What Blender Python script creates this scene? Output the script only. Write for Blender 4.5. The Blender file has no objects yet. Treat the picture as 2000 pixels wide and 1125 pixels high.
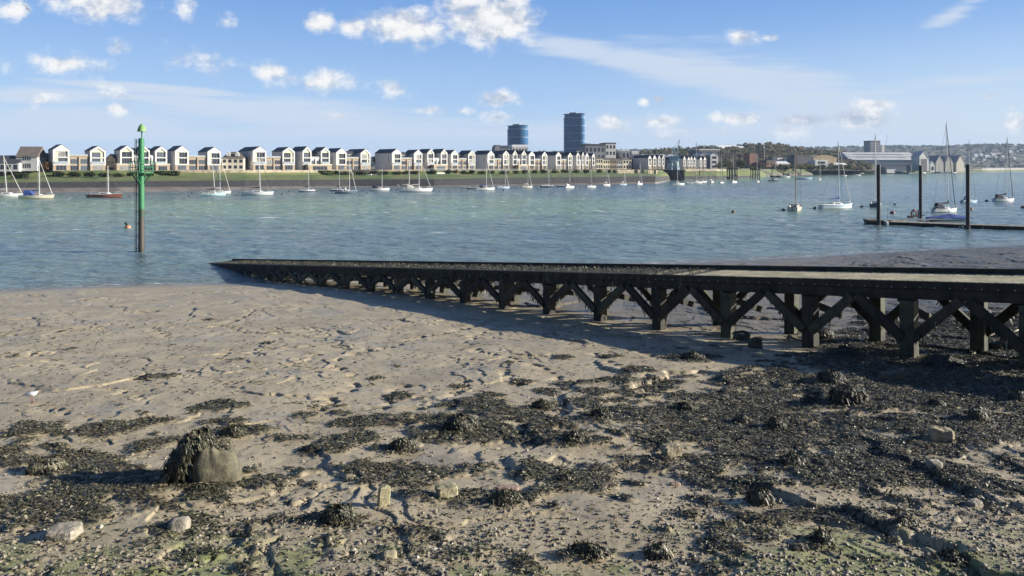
EXPO = 1.10
SKY_S = .075
GRAD_S = .53
CLOUD_S = .46
WATER_BLUE = (.108, .165, .190)
WATER_GREEN = (.180, .275, .160)
WAVE_H = .6
HAZE = 8e-5
HAZE_COL = (.5, .68, .95)
import bpy, math, random
import numpy as np
from mathutils import Vector, Matrix
random.seed(11)
rng = np.random.default_rng(7)
SC = bpy.context.scene
COL = SC.collection
R = math.radians
# ------------------------------------------------------------------ survey
# eye 8.9 m above the low-tide water, looking level; FP focal length, HY horizon row of the 2000 px survey plan
EYE = 8.9
FP = 1444.0
HY = 326.0
def wpt(x, D, z=0.0):
    return Vector(((x-1000.0)/FP*D, D, z))
def dist(y, z=0.0):
    return (EYE-z)*FP/(y-HY)
def height(y, D):
    return EYE-(y-HY)*D/FP
def lerp(a, b, t): return a+(b-a)*t
def sstep(a, b, x):
    t = np.clip((x-a)/(b-a), 0, 1)
    return t*t*(3-2*t)

# ------------------------------------------------------------------ noise
_perm = rng.permutation(4096)
_ga = rng.random(4096)*2*np.pi
_gx, _gy = np.cos(_ga), np.sin(_ga)
def pn(x, y):
    xi = np.floor(x).astype(np.int64); yi = np.floor(y).astype(np.int64)
    fx = x-xi; fy = y-yi
    u = fx*fx*fx*(fx*(fx*6-15)+10); v = fy*fy*fy*(fy*(fy*6-15)+10)
    def g(ix, iy, dx, dy):
        h = _perm[(_perm[ix & 4095]+iy) & 4095]
        return _gx[h]*dx+_gy[h]*dy
    a = g(xi, yi, fx, fy); b = g(xi+1, yi, fx-1, fy)
    c = g(xi, yi+1, fx, fy-1); d = g(xi+1, yi+1, fx-1, fy-1)
    return (a+(b-a)*u)*(1-v)+(c+(d-c)*u)*v
def fbm(x, y, o=3):
    s = 0; a = 1.0
    for k in range(o):
        s = s+a*pn(x+17.3*k, y-9.1*k); x = x*2.03; y = y*2.03; a *= .5
    return s

# ------------------------------------------------------------------ objects
def link(o):
    COL.objects.link(o); return o
def tag(o, label=None, cat=None, group=None, kind=None):
    if label: o["label"] = label
    if cat: o["category"] = cat
    if group: o["group"] = group
    if kind: o["kind"] = kind
    return o
def empty(name, loc, rz, label, cat, group=None):
    o = link(bpy.data.objects.new(name, None))
    o.location = loc; o.rotation_euler = (0, 0, rz); o.empty_display_size = .2
    return tag(o, label, cat, group)
def np_mesh(name, V, F, mats, parent=None, smooth=True, loc=None, attrs=None, mi=None):
    """V (n,3) array, F (m,k) int array of equal polygons"""
    me = bpy.data.meshes.new(name)
    V = np.asarray(V, dtype=np.float32); F = np.asarray(F, dtype=np.int32)
    m, k = F.shape
    me.vertices.add(len(V)); me.vertices.foreach_set("co", V.ravel())
    me.loops.add(m*k); me.loops.foreach_set("vertex_index", F.ravel())
    me.polygons.add(m)
    me.polygons.foreach_set("loop_start", np.arange(0, m*k, k, dtype=np.int32))
    me.polygons.foreach_set("loop_total", np.full(m, k, dtype=np.int32))
    me.polygons.foreach_set("use_smooth", np.full(m, smooth, dtype=bool))
    if mi is not None: me.polygons.foreach_set("material_index", np.asarray(mi, dtype=np.int32))
    for a, arr in (attrs or {}).items():
        at = me.attributes.new(a, 'FLOAT', 'POINT'); at.data.foreach_set("value", np.asarray(arr, dtype=np.float32).ravel())
    for m_ in (mats if isinstance(mats, (list, tuple)) else [mats]): me.materials.append(m_)
    me.update(); me.validate()
    o = link(bpy.data.objects.new(name, me))
    if parent is not None: o.parent = parent
    if loc is not None: o.location = loc
    return o
def grid_faces(nr, nc):
    i = np.arange(nr-1)[:, None]*nc+np.arange(nc-1)[None, :]
    i = i.ravel()
    return np.stack([i, i+1, i+nc+1, i+nc], 1)

class MB:
    def __init__(s): s.v = []; s.f = []; s.m = []
    def add(s, vs, fs, mi=0):
        b = len(s.v); s.v += [tuple(v) for v in vs]
        s.f += [tuple(b+i for i in f) for f in fs]; s.m += [mi]*len(fs)
        return s
    def box(s, a, b, mi=0):
        (x0, y0, z0), (x1, y1, z1) = a, b
        vs = [(x, y, z) for z in (z0, z1) for x, y in ((x0, y0), (x1, y0), (x1, y1), (x0, y1))]
        return s.add(vs, [(0, 3, 2, 1), (4, 5, 6, 7), (0, 1, 5, 4), (1, 2, 6, 5), (2, 3, 7, 6), (3, 0, 4, 7)], mi)
    def beam(s, p, q, w, h, up=(0, 0, 1), mi=0, w2=None, h2=None):
        p = Vector(p); q = Vector(q); d = (q-p).normalized(); up = Vector(up)
        side = d.cross(up)
        if side.length < 1e-4: side = d.cross(Vector((1, 0, 0)))
        side.normalize(); u = side.cross(d)
        w2 = w if w2 is None else w2; h2 = h if h2 is None else h2
        vs = []
        for c, ww, hh in ((p, w, h), (q, w2, h2)):
            for a, b in ((-1, -1), (1, -1), (1, 1), (-1, 1)):
                vs.append(c+side*(a*ww/2)+u*(b*hh/2))
        return s.add(vs, [(0, 1, 2, 3), (7, 6, 5, 4), (0, 4, 5, 1), (1, 5, 6, 2), (2, 6, 7, 3), (3, 7, 4, 0)], mi)
    def tube(s, p, q, r, r2=None, n=8, mi=0, caps=True):
        p = Vector(p); q = Vector(q); d = (q-p).normalized()
        a = d.cross(Vector((0, 0, 1)))
        if a.length < 1e-4: a = Vector((1, 0, 0))
        a.normalize(); b = d.cross(a); r2 = r if r2 is None else r2
        vs = []
        for c, rr in ((p, r), (q, r2)):
            for k in range(n):
                t = 2*math.pi*k/n; vs.append(c+a*(rr*math.cos(t))+b*(rr*math.sin(t)))
        fs = [(k, n+k, n+(k+1) % n, (k+1) % n) for k in range(n)]
        if caps: fs += [tuple(range(n)), tuple(range(2*n-1, n-1, -1))]
        return s.add(vs, fs, mi)
    def path(s, pts, r, n=6, mi=0):
        for a, b in zip(pts[:-1], pts[1:]): s.tube(a, b, r, n=n, mi=mi)
        return s
    def lathe(s, prof, n=16, mi=0, c=(0, 0, 0)):
        vs = []
        for r, z in prof:
            for k in range(n):
                t = 2*math.pi*k/n; vs.append((c[0]+r*math.cos(t), c[1]+r*math.sin(t), c[2]+z))
        fs = []
        for j in range(len(prof)-1):
            for k in range(n):
                fs.append((j*n+k, j*n+(k+1) % n, (j+1)*n+(k+1) % n, (j+1)*n+k))
        fs += [tuple(range(n-1, -1, -1)), tuple((len(prof)-1)*n+k for k in range(n))]
        return s.add(vs, fs, mi)
    def prism(s, poly, y0, y1, mi=0, axis='y'):
        """poly of (a, z) extruded along an axis"""
        n = len(poly)
        if axis == 'y': vs = [(a, y0, z) for a, z in poly]+[(a, y1, z) for a, z in poly]
        elif axis == 'x': vs = [(y0, a, z) for a, z in poly]+[(y1, a, z) for a, z in poly]
        else: vs = [(a, z, y0) for a, z in poly]+[(a, z, y1) for a, z in poly]
        fs = [tuple(range(n)), tuple(range(2*n-1, n-1, -1))]+[(k, n+k, n+(k+1) % n, (k+1) % n) for k in range(n)]
        return s.add(vs, fs, mi)
    def loft(s, rings, mi=0, cap=True, mis=None):
        n = len(rings[0]); vs = [p for r in rings for p in r]; fs = []; ms = []
        for j in range(len(rings)-1):
            for k in range(n):
                fs.append((j*n+k, j*n+(k+1) % n, (j+1)*n+(k+1) % n, (j+1)*n+k))
        if cap: fs += [tuple(range(n-1, -1, -1)), tuple((len(rings)-1)*n+k for k in range(n))]
        return s.add(vs, fs, mi)
    def build(s, name, mats, parent=None, smooth=False, loc=None, rz=None, bevel=0, fix=True):
        me = bpy.data.meshes.new(name); me.from_pydata(s.v, [], s.f)
        for m_ in (mats if isinstance(mats, (list, tuple)) else [mats]): me.materials.append(m_)
        me.polygons.foreach_set("material_index", np.array(s.m, dtype=np.int32))
        if smooth: me.polygons.foreach_set("use_smooth", np.ones(len(s.f), dtype=bool))
        me.update()
        if fix:
            import bmesh
            bm = bmesh.new(); bm.from_mesh(me)
            bmesh.ops.recalc_face_normals(bm, faces=bm.faces); bm.to_mesh(me); bm.free()
        o = link(bpy.data.objects.new(name, me))
        if parent is not None: o.parent = parent
        if loc is not None: o.location = loc
        if rz is not None: o.rotation_euler = (0, 0, rz)
        if bevel:
            b = o.modifiers.new("bevel", 'BEVEL'); b.width = bevel; b.segments = 2
        return o

# ------------------------------------------------------------------ materials
class NT:
    def __init__(s, nt): s.nt = nt; s.L = nt.links
    def n(s, t, **k):
        o = s.nt.nodes.new(t)
        for a, b in k.items(): setattr(o, a, b)
        return o
    def put(s, sock, v):
        if isinstance(v, bpy.types.NodeSocket): s.L.new(v, sock)
        else: sock.default_value = v
    def math(s, op, a, b=0.0, c=0.0, clamp=False):
        o = s.n('ShaderNodeMath', operation=op, use_clamp=clamp)
        for i, v in enumerate((a, b, c)): s.put(o.inputs[i], v)
        return o.outputs[0]
    def mix(s, f, a, b, bt='MIX'):
        o = s.n('ShaderNodeMix', data_type='RGBA', blend_type=bt)
        s.put(o.inputs['Factor'], f)
        s.put(o.inputs[6], a if isinstance(a, bpy.types.NodeSocket) else (*a[:3], 1))
        s.put(o.inputs[7], b if isinstance(b, bpy.types.NodeSocket) else (*b[:3], 1))
        return o.outputs[2]
    def noise(s, vec, scale, detail=4, rough=.55, dist=0.0, dim='3D'):
        o = s.n('ShaderNodeTexNoise', noise_dimensions=dim)
        if vec is not None: s.L.new(vec, o.inputs['Vector'])
        o.inputs['Scale'].default_value = scale; o.inputs['Detail'].default_value = detail
        o.inputs['Roughness'].default_value = rough; o.inputs['Distortion'].default_value = dist
        return o.outputs[0]
    def ramp(s, f, a, b):
        o = s.n('ShaderNodeMapRange', interpolation_type='SMOOTHSTEP'); s.put(o.inputs[0], f)
        o.inputs[1].default_value = a; o.inputs[2].default_value = b
        return o.outputs[0]
    def mapping(s, vec, loc=(0, 0, 0), rot=(0, 0, 0), sc=(1, 1, 1), vt='POINT'):
        o = s.n('ShaderNodeMapping', vector_type=vt); s.L.new(vec, o.inputs[0])
        o.inputs[1].default_value = loc; o.inputs[2].default_value = rot; o.inputs[3].default_value = sc
        return o.outputs[0]
    def attr(s, name):
        return s.n('ShaderNodeAttribute', attribute_name=name).outputs['Fac']
    def bump(s, h, strength, distance, normal=None):
        o = s.n('ShaderNodeBump'); o.inputs['Strength'].default_value = strength; o.inputs['Distance'].default_value = distance
        s.L.new(h, o.inputs['Height'])
        if normal is not None: s.L.new(normal, o.inputs['Normal'])
        return o.outputs[0]
def new_mat(name):
    m = bpy.data.materials.new(name); m.use_nodes = True
    t = NT(m.node_tree); b = m.node_tree.nodes['Principled BSDF']
    return m, t, b
def mat(name, c, rough=.6, var=.18, scale=3.0, metal=0.0, spec=.5, bump=0.0, c2=None, sc=(1, 1, 1), coat=0.0, detail=4):
    m, t, b = new_mat(name)
    tc = t.n('ShaderNodeTexCoord').outputs['Object']
    if sc != (1, 1, 1): tc = t.mapping(tc, sc=sc)
    nz = t.noise(tc, scale, detail)
    lo = tuple(x*(1-var) for x in c) if c2 is None else c2
    hi = tuple(min(1, x*(1+var)) for x in c) if c2 is None else c
    col = t.mix(t.ramp(nz, .35, .65), lo, hi)
    t.put(b.inputs['Base Color'], col); b.inputs['Roughness'].default_value = rough
    b.inputs['Metallic'].default_value = metal; b.inputs['Specular IOR Level'].default_value = spec
    b.inputs['Coat Weight'].default_value = coat
    if bump: t.put(b.inputs['Normal'], t.bump(nz, .6, bump))
    return m
# ------------------------------------------------------------------ camera, light, sky
cam = link(bpy.data.objects.new("camera", bpy.data.cameras.new("camera")))
cam.location = (0, 0, EYE); cam.rotation_euler = (R(90), 0, 0)
cam.data.sensor_width = 36; cam.data.lens = FP/2000*36; cam.data.shift_y = -(562.5-HY)/2000
cam.data.clip_end = 20000; cam.data.clip_start = .1
SC.camera = cam
SUN_EL = R(18.8)
sdir = Vector((math.cos(SUN_EL)*.996, math.cos(SUN_EL)*-.02, math.sin(SUN_EL))).normalized()
sun = link(bpy.data.objects.new("sun", bpy.data.lights.new("sun", 'SUN')))
sun.data.energy = 5.0; sun.data.angle = R(.53); sun.data.color = (1, .94, .84)
sun.rotation_euler = sdir.to_track_quat('Z', 'Y').to_euler()
SC.view_settings.view_transform = 'Standard'; SC.view_settings.look = 'None'
SC.view_settings.exposure = EXPO; SC.view_settings.gamma = 1
SC.cycles.max_bounces = 5; SC.cycles.diffuse_bounces = 2; SC.cycles.glossy_bounces = 3
SC.cycles.transmission_bounces = 2; SC.cycles.volume_bounces = 0; SC.cycles.transparent_max_bounces = 4
SC.cycles.caustics_reflective = False; SC.cycles.caustics_refractive = False
SC.cycles.sample_clamp_indirect = 4; SC.cycles.use_denoising = True

W = bpy.data.worlds.new("World"); SC.world = W; W.use_nodes = True
t = NT(W.node_tree)
for n in list(W.node_tree.nodes): W.node_tree.nodes.remove(n)
sky = t.n('ShaderNodeTexSky', sky_type='NISHITA'); sky.sun_disc = False
sky.sun_elevation = SUN_EL; sky.sun_rotation = math.atan2(sdir.x, sdir.y)
sky.altitude = 10; sky.air_density = 1.0; sky.dust_density = .6; sky.ozone_density = 2.2
gen = t.n('ShaderNodeTexCoord').outputs['Generated']
sep = t.n('ShaderNodeSeparateXYZ'); t.L.new(gen, sep.inputs[0])
ya = t.math('MAXIMUM', t.math('ABSOLUTE', sep.outputs[1]), .06)
u = t.math('DIVIDE', sep.outputs[0], ya); v = t.math('DIVIDE', sep.outputs[2], ya)
cb = t.n('ShaderNodeCombineXYZ'); t.put(cb.inputs[0], u); t.put(cb.inputs[1], v)
uv = cb.outputs[0]
def U(px, py): return ((px-1000)/FP, (HY-py)/FP)
# cumulus puffs: centre, half width, half height, weight, tilt
puffs = [(200, 8, 120, 34, 1, 0), (20, 22, 50, 24, .6, 0), (362, 15, 26, 26, .38, 0), (437, 42, 26, 18, .6, 0), (230, 92, 28, 21, .75, 0),
         (125, 126, 108, 26, .56, -.05), (218, 183, 42, 20, .6, 0), (90, 195, 36, 14, .35, 0), (222, 212, 34, 13, .55, 0), (625, 46, 40, 24, 1, -.3), (690, 52, 34, 20, .8, 0),
         (790, 52, 92, 46, 1.15, -.1), (960, 36, 104, 66, 1.35, 0), (905, 10, 60, 40, 1, 0), (400, 122, 90, 22, .48, -.25), (625, 160, 100, 26, .72, -.05),
         (520, 140, 70, 18, .5, -.2), (765, 170, 40, 16, .35, -.3), (975, 192, 44, 20, .95, 0), (972, 229, 34, 15, .8, 0), (840, 216, 36, 11, .7, 0), (905, 218, 18, 9, .5, 0), (650, 226, 34, 10, .5, 0),
         (1452, 72, 34, 20, .85, 0), (1505, 72, 22, 7, .7, 0), (1195, 240, 36, 19, .9, 0), (1288, 238, 44, 16, .75, 0), (1258, 198, 14, 9, .75, 0), (1287, 192, 16, 11, .8, 0),
         (1440, 231, 56, 17, 1, 0), (1575, 232, 74, 17, .95, .05), (1680, 228, 76, 24, 1.15, 0), (1700, 207, 46, 20, 1.1, 0), (1930, 187, 24, 10, .65, 0),
         (1985, 240, 40, 22, .55, 0), (1320, 262, 40, 13, .45, 0), (1410, 253, 20, 18, .5, 0), (1545, 258, 26, 18, .4, 0)]
wisps = [(1130, 92, 130, 22, .5, -.22), (1290, 132, 150, 32, .85, -.2), (1480, 172, 230, 40, .62, -.3), (1600, 190, 180, 46, .42, -.3), (1860, 28, 60, 13, .4, .45),
         (280, 172, 200, 11, 1.1, -.07), (90, 186, 150, 20, .9, 0), (420, 205, 260, 14, .95, -.1), (520, 222, 340, 30, .42, -.05),
         (150, 240, 280, 40, .55, 0), (1780, 170, 200, 10, .25, .12), (900, 258, 900, 26, .4, 0), (1750, 250, 460, 50, .35, 0)]
n1 = t.noise(t.mapping(uv, sc=(26, 34, 1)), 1.0, 7, .6)
n1b = t.noise(t.mapping(uv, loc=(-.30, -.45, 0), sc=(26, 34, 1)), 1.0, 7, .6)
n2 = t.noise(t.mapping(uv, rot=(0, 0, R(6)), sc=(4, 44, 1)), 1.0, 6, .6)
def field(blobs):
    acc = None
    for (px, py, rx, ry, w, a) in blobs:
        c = U(px, py)
        mp = t.mapping(uv, loc=(c[0], c[1], 0), rot=(0, 0, a), sc=(rx/FP, ry/FP, 1), vt='TEXTURE')
        ln = t.n('ShaderNodeVectorMath', operation='LENGTH'); t.L.new(mp, ln.inputs[0])
        w = w*1.15; d = t.math('MULTIPLY_ADD', ln.outputs['Value'], -w, w)
        acc = d if acc is None else t.math('MAXIMUM', acc, d)
    return acc
fp_ = field(puffs); fw_ = field(wisps)
dens = t.math('ADD', fp_, t.math('MULTIPLY_ADD', n1, 2.6, -1.30))
dens = t.ramp(dens, -.14, .86)
thin = t.math('ADD', t.math('MAXIMUM', fw_, -.6), t.math('MULTIPLY_ADD', n2, 1.9, -.95))
thin = t.math('MULTIPLY', t.ramp(thin, -.30, .50), .85)
shade = t.math('ADD', .60, t.math('MULTIPLY', t.math('SUBTRACT', n1, n1b), 4.2), clamp=True)
ccol = t.mix(shade, (.50, .57, .70), (.97, .97, .97))
bg = t.n('ShaderNodeBackground'); bg.inputs[1].default_value = 1.0
el = sep.outputs[2]
grad = t.mix(t.ramp(el, -.02, .10), (.52, .64, .83), (.35, .53, .82)); grad = t.mix(t.ramp(el, .06, .24), grad, (.150, .325, .70)); grad = t.mix(t.ramp(el, .24, .62), grad, (.025, .07, .21))
grad = t.mix(t.math('MULTIPLY', t.ramp(sep.outputs[0], .0, .55), t.ramp(el, .2, -.02)), grad, (.56, .66, .79))
grad = t.mix(t.ramp(sep.outputs[1], .3, -.5), grad, t.mix(1.0, grad, (.45, .5, .6), 'MULTIPLY'))
skyc = t.mix(1.0, sky.outputs[0], (SKY_S, SKY_S, SKY_S), 'MULTIPLY')
t.L.new(t.mix(.82, skyc, t.mix(1.0, grad, (GRAD_S, GRAD_S, GRAD_S), 'MULTIPLY')), bg.inputs[0])
c1 = t.n('ShaderNodeBackground'); t.put(c1.inputs[0], ccol); c1.inputs[1].default_value = CLOUD_S
c2 = t.n('ShaderNodeBackground'); c2.inputs[0].default_value = (.66, .75, .88, 1); c2.inputs[1].default_value = CLOUD_S
m1 = t.n('ShaderNodeMixShader'); t.put(m1.inputs[0], thin); t.L.new(bg.outputs[0], m1.inputs[1]); t.L.new(c2.outputs[0], m1.inputs[2])
m2 = t.n('ShaderNodeMixShader'); t.put(m2.inputs[0], dens); t.L.new(m1.outputs[0], m2.inputs[1]); t.L.new(c1.outputs[0], m2.inputs[2])
ow = t.n('ShaderNodeOutputWorld'); t.L.new(m2.outputs[0], ow.inputs[0])

# ------------------------------------------------------------------ mud foreshore
SHX = np.array([-400, -120, -60, -36.8, -29, -21.3, 9.3, 24.9, 58.5, 120, 260, 700])
SHY = np.array([20, 38, 49, 53.1, 55.6, 56.5, 66.9, 71.8, 84.5, 112, 160, 260])
def mud_base(X, Y):
    yw = np.interp(X, SHX, SHY)
    yk = np.minimum(30.0, yw-12)
    near = 5.2-.1*Y
    zk = 5.2-.1*yk
    far = zk*(yw-Y)/(yw-yk)
    far = np.where(Y > yw, np.maximum((yw-Y)*.05, -3), far)
    return np.where(Y < yk, near, far)
# seaweed cover read off the shore (rows y, columns x of the survey plan)
CY = np.array([640, 680, 720, 745, 780, 820, 860, 900, 940, 980, 1020, 1060, 1100, 1200])
CX = np.array([-300, 100, 300, 500, 700, 900, 1100, 1300, 1500, 1700, 1900, 2300])
CV = np.array([
 [0, 0, 0, 0, 0, 0, 0, 0, 0, .45, .7, .7],
 [0, 0, 0, 0, 0, 0, 0, .02, .2, .75, .9, .85],
 [0, 0, 0, 0, 0, 0, .02, .08, .35, .9, .95, .9],
 [0, 0, .02, 0, 0, .03, .12, .32, .62, .95, .95, .9],
 [.1, .02, .06, .08, .05, .18, .36, .62, .85, .85, .85, .8],
 [.3, .2, .22, .18, .38, .66, .7, .74, .8, .8, .8, .7],
 [.3, .28, .25, .25, .3, .52, .52, .62, .78, .76, .65, .6],
 [.4, .38, .3, .22, .36, .42, .36, .46, .82, .76, .55, .5],
 [.5, .55, .62, .36, .46, .32, .5, .36, .72, .6, .4, .4],
 [.7, .78, .66, .5, .36, .46, .36, .5, .36, .32, .45, .4],
 [.6, .66, .46, .35, .3, .25, .2, .22, .35, .5, .4, .3],
 [.4, .4, .35, .35, .22, .17, .2, .22, .42, .42, .22, .2],
 [.3, .22, .26, .35, .3, .22, .25, .3, .5, .35, .2, .2],
 [.3, .2, .2, .3, .3, .2, .2, .3, .4, .3, .2, .2]])
def plan_px(X, Y, z):
    Y = np.maximum(Y, 2.0)
    return 1000+X/Y*FP, HY+(EYE-z)/Y*FP
def weed_cover(X, Y):
    px, py = plan_px(X, Y, mud_base(X, Y))
    ix = np.clip(np.interp(px, CX, np.arange(len(CX))), 0, len(CX)-1.001)
    iy = np.clip(np.interp(py, CY, np.arange(len(CY))), 0, len(CY)-1.001)
    i0 = ix.astype(int); j0 = iy.astype(int); fx = ix-i0; fy = iy-j0
    return (CV[j0, i0]*(1-fx)+CV[j0, i0+1]*fx)*(1-fy)+(CV[j0+1, i0]*(1-fx)+CV[j0+1, i0+1]*fx)*fy
def g2m(x, y):
    """plan pixel -> ground point on the mud"""
    D = 10.0; k = (x-1000)/FP
    lo, hi = 4.0, 120.0
    for _ in range(40):
        D = (lo+hi)/2
        z = float(mud_base(np.array(k*D), np.array(D)))
        if EYE-(y-HY)*D/FP > z: lo = D
        else: hi = D
    return k*D, D, z
# separate tufts that lie apart from the belts (x, y, half width, half height)
TUFTS = [(345, 951, 105, 12), (455, 947, 50, 9), (300, 935, 50, 10), (62, 846, 62, 12), (215, 838, 62, 15), (178, 848, 80, 9), (430, 794, 56, 10), (310, 737, 40, 5), (598, 812, 26, 6), (420, 826, 28, 6), (460, 828, 30, 4), (298, 823, 40, 6),
         (480, 843, 60, 9), (570, 858, 50, 6), (690, 862, 60, 14), (40, 903, 50, 10), (150, 895, 60, 12), (300, 870, 40, 14), (720, 827, 80, 10), (960, 777, 30, 7), (880, 793, 34, 4),
         (780, 775, 26, 7), (1140, 750, 60, 6), (1190, 698, 26, 3), (1250, 729, 34, 6), (1020, 747, 22, 4), (1100, 700, 20, 4), (1300, 750, 40, 5), (1350, 700, 60, 6), (560, 858, 40, 5),
         (640, 880, 60, 12), (735, 740, 18, 3), (900, 758, 22, 4)]
MOUNDS = [  # x, base y, width, height (plan px), label, rock shows?
 (1120, 873, 44, 26, "small pointed weed mound left of the squared tan block", 0), (1172, 829, 40, 24, "low peaked weed mound at the top of the middle weed belt", 0),
 (897, 846, 66, 38, "tall shaggy weed mound in the middle weed belt", 0), (1060, 802, 40, 16, "flat weed mound between the mud lobes and the middle belt", 0),
 (785, 884, 54, 24, "weed mound below the shaggy mound, on bare mud", 0), (455, 858, 50, 22, "weed hump just behind the broken concrete block", 0),
 (1625, 757, 56, 28, "round shaggy weed mound at the edge of the jetty shadow", 0), (1580, 792, 34, 18, "small weed mound left of the squat dark boulder", 0),
 (1830, 806, 34, 18, "small weed mound between the squat dark boulder and the grey rock", 0), (1450, 832, 34, 20, "weed tuft mound above the dark hollow in the right belt", 0),
 (1514, 843, 32, 24, "dark upright weed mound in the middle of the right belt", 0), (1545, 918, 42, 26, "weed mound with drooping fronds below the right belt", 0),
 (1605, 1070, 34, 32, "dark round weed mound among the bottom gravel", 0), (1148, 1086, 64, 26, "wide weed mound on the bare gravelly mud near the bottom edge", 0),
 (985, 988, 58, 28, "weed mound right of the pale-faced stone block", 0), (660, 1024, 64, 34, "weed mound below and left of the upright yellow slab", 0),
 (1860, 1102, 52, 26, "brownish weed mound in the bottom right gravel", 0), (1990, 792, 44, 22, "weed mound at the right edge below the jetty shadow", 0),
 (1355, 706, 44, 17, "peaked weed mound at the shadow edge under the jetty", 0), (1760, 1042, 40, 20, "flat dark weed mound left of the green algae patches", 0),
 (1340, 806, 46, 18, "weed mound above the squared tan block", 0), (1650, 700, 60, 22, "weed heap between two jetty piles in shadow", 0), (1840, 720, 70, 26, "large weed heap in the shade under the jetty deck", 0),
 (1960, 690, 60, 24, "weed heap behind the rightmost jetty pile", 0)]
TUFTS += [(x-.2*w, y-1, w*.95, h*.36) for (x, y, w, h, _, _) in MOUNDS]
TUF = []
for (x, y, a, b) in TUFTS:
    X0, Y0, z0 = g2m(x, y); X1, Y1, z1 = g2m(x, y-b); X2, Y2, z2 = g2m(x, y+b)
    TUF.append((X0, Y0, a/FP*Y0, (Y1-Y2)/2))
def weed_mask(X, Y):
    c = weed_cover(X, Y)
    n = fbm(X*.62+.3*Y, Y*.74+3, 3)*.62+.44*fbm(X*1.9+.5*Y+8, Y*2.3, 3)+.50
    m = sstep(-.07, .13, np.minimum(c, .62+.55*(c-.62))*1.05-n)
    wob = pn(X*2.3, Y*2.3)*.5+pn(X*5.1, Y*5.1)*.35
    for (a, b, rx, ry) in TUF:
        d = np.hypot((X-a)/rx, (Y-b)/ry)
        m = np.maximum(m, sstep(1.15, .75, d+wob*.7))
    return m
# chains of scalloped mud ledges (plan rows): each pocket is steep on its right and shelves up to the left
CHAINS = [[(985, 625), (880, 650), (800, 665), (760, 680), (690, 695), (664, 706), (662, 714), (676, 727), (692, 739), (704, 749), (714, 757), (660, 766), (642, 800)],
          [(992, 636), (948, 649), (914, 667), (922, 676), (944, 687), (986, 698), (1012, 706), (1052, 716), (1088, 729)], [(985, 714), (1000, 741), (1042, 755), (1102, 771)], [(1166, 690), (1182, 706), (1212, 719), (1262, 736), (1342, 751)],
          [(-20, 648), (14, 654), (40, 657), (70, 660)], [(4, 622), (28, 616)], [(58, 690), (76, 699), (102, 706), (132, 712)], [(84, 786), (102, 801), (142, 816), (172, 823)], [(262, 742), (300, 748)], [(150, 590), (176, 583), (200, 580)], [(535, 650), (545, 643), (560, 655)],
          [(1085, 730), (1110, 742), (1180, 752)], [(820, 800), (872, 790), (900, 770), (925, 745)], [(760, 800), (772, 765), (800, 752)], [(440, 700), (452, 688)], [(1240, 680), (1262, 686), (1300, 700)], [(420, 640), (480, 622), (500, 605)], [(300, 640), (318, 652), (340, 664)], [(560, 720), (600, 700), (640, 690)], [(220, 760), (262, 772), (300, 778)]]
POCK = []
_pg = np.random.default_rng(44)
def chain_pockets():
    for ch in CHAINS:
        P = [g2m(x, y)[:2] for x, y in ch]
        for (a, b_), (c, d) in zip(P[:-1], P[1:]):
            L = math.hypot(c-a, d-b_); n = max(1, int(L/.42))
            for q in range(n):
                f = (q+_pg.uniform(.1, .9))/n
                POCK.append((a+(c-a)*f+_pg.normal(0, .07), b_+(d-b_)*f+_pg.normal(0, .09), _pg.uniform(.25, .62), _pg.uniform(.16, .36), _pg.uniform(.05, .115)))
def pockets(X, Y):
    if not POCK: chain_pockets()
    sh = X.shape; X = X.ravel(); Y = Y.ravel(); out = np.zeros(len(X))
    sel = np.where((Y > 12) & (Y < 62) & (np.abs(X) < 45))[0]
    o = sel[np.argsort(Y[sel], kind='stable')]; Yo = Y[o]
    for (a, b_, rx, ry, dp) in POCK:
        i0, i1 = np.searchsorted(Yo, (b_-ry*1.3, b_+ry*1.3)); k = o[i0:i1]
        k = k[(X[k] > a-rx*1.25) & (X[k] < a+.14)]
        if not len(k): continue
        dy = (Y[k]-b_)/ry; lip = a-.18*rx*dy*dy+.05*np.sin(dy*4+a*9); dx = X[k]-lip
        p = dp*np.clip(1+dx/rx, 0, 1)**1.3*sstep(.035, -.01, dx)*np.clip(1-dy*dy, 0, 1)**.5
        out[k] = np.maximum(out[k], p)
    return out.reshape(sh)
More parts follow.
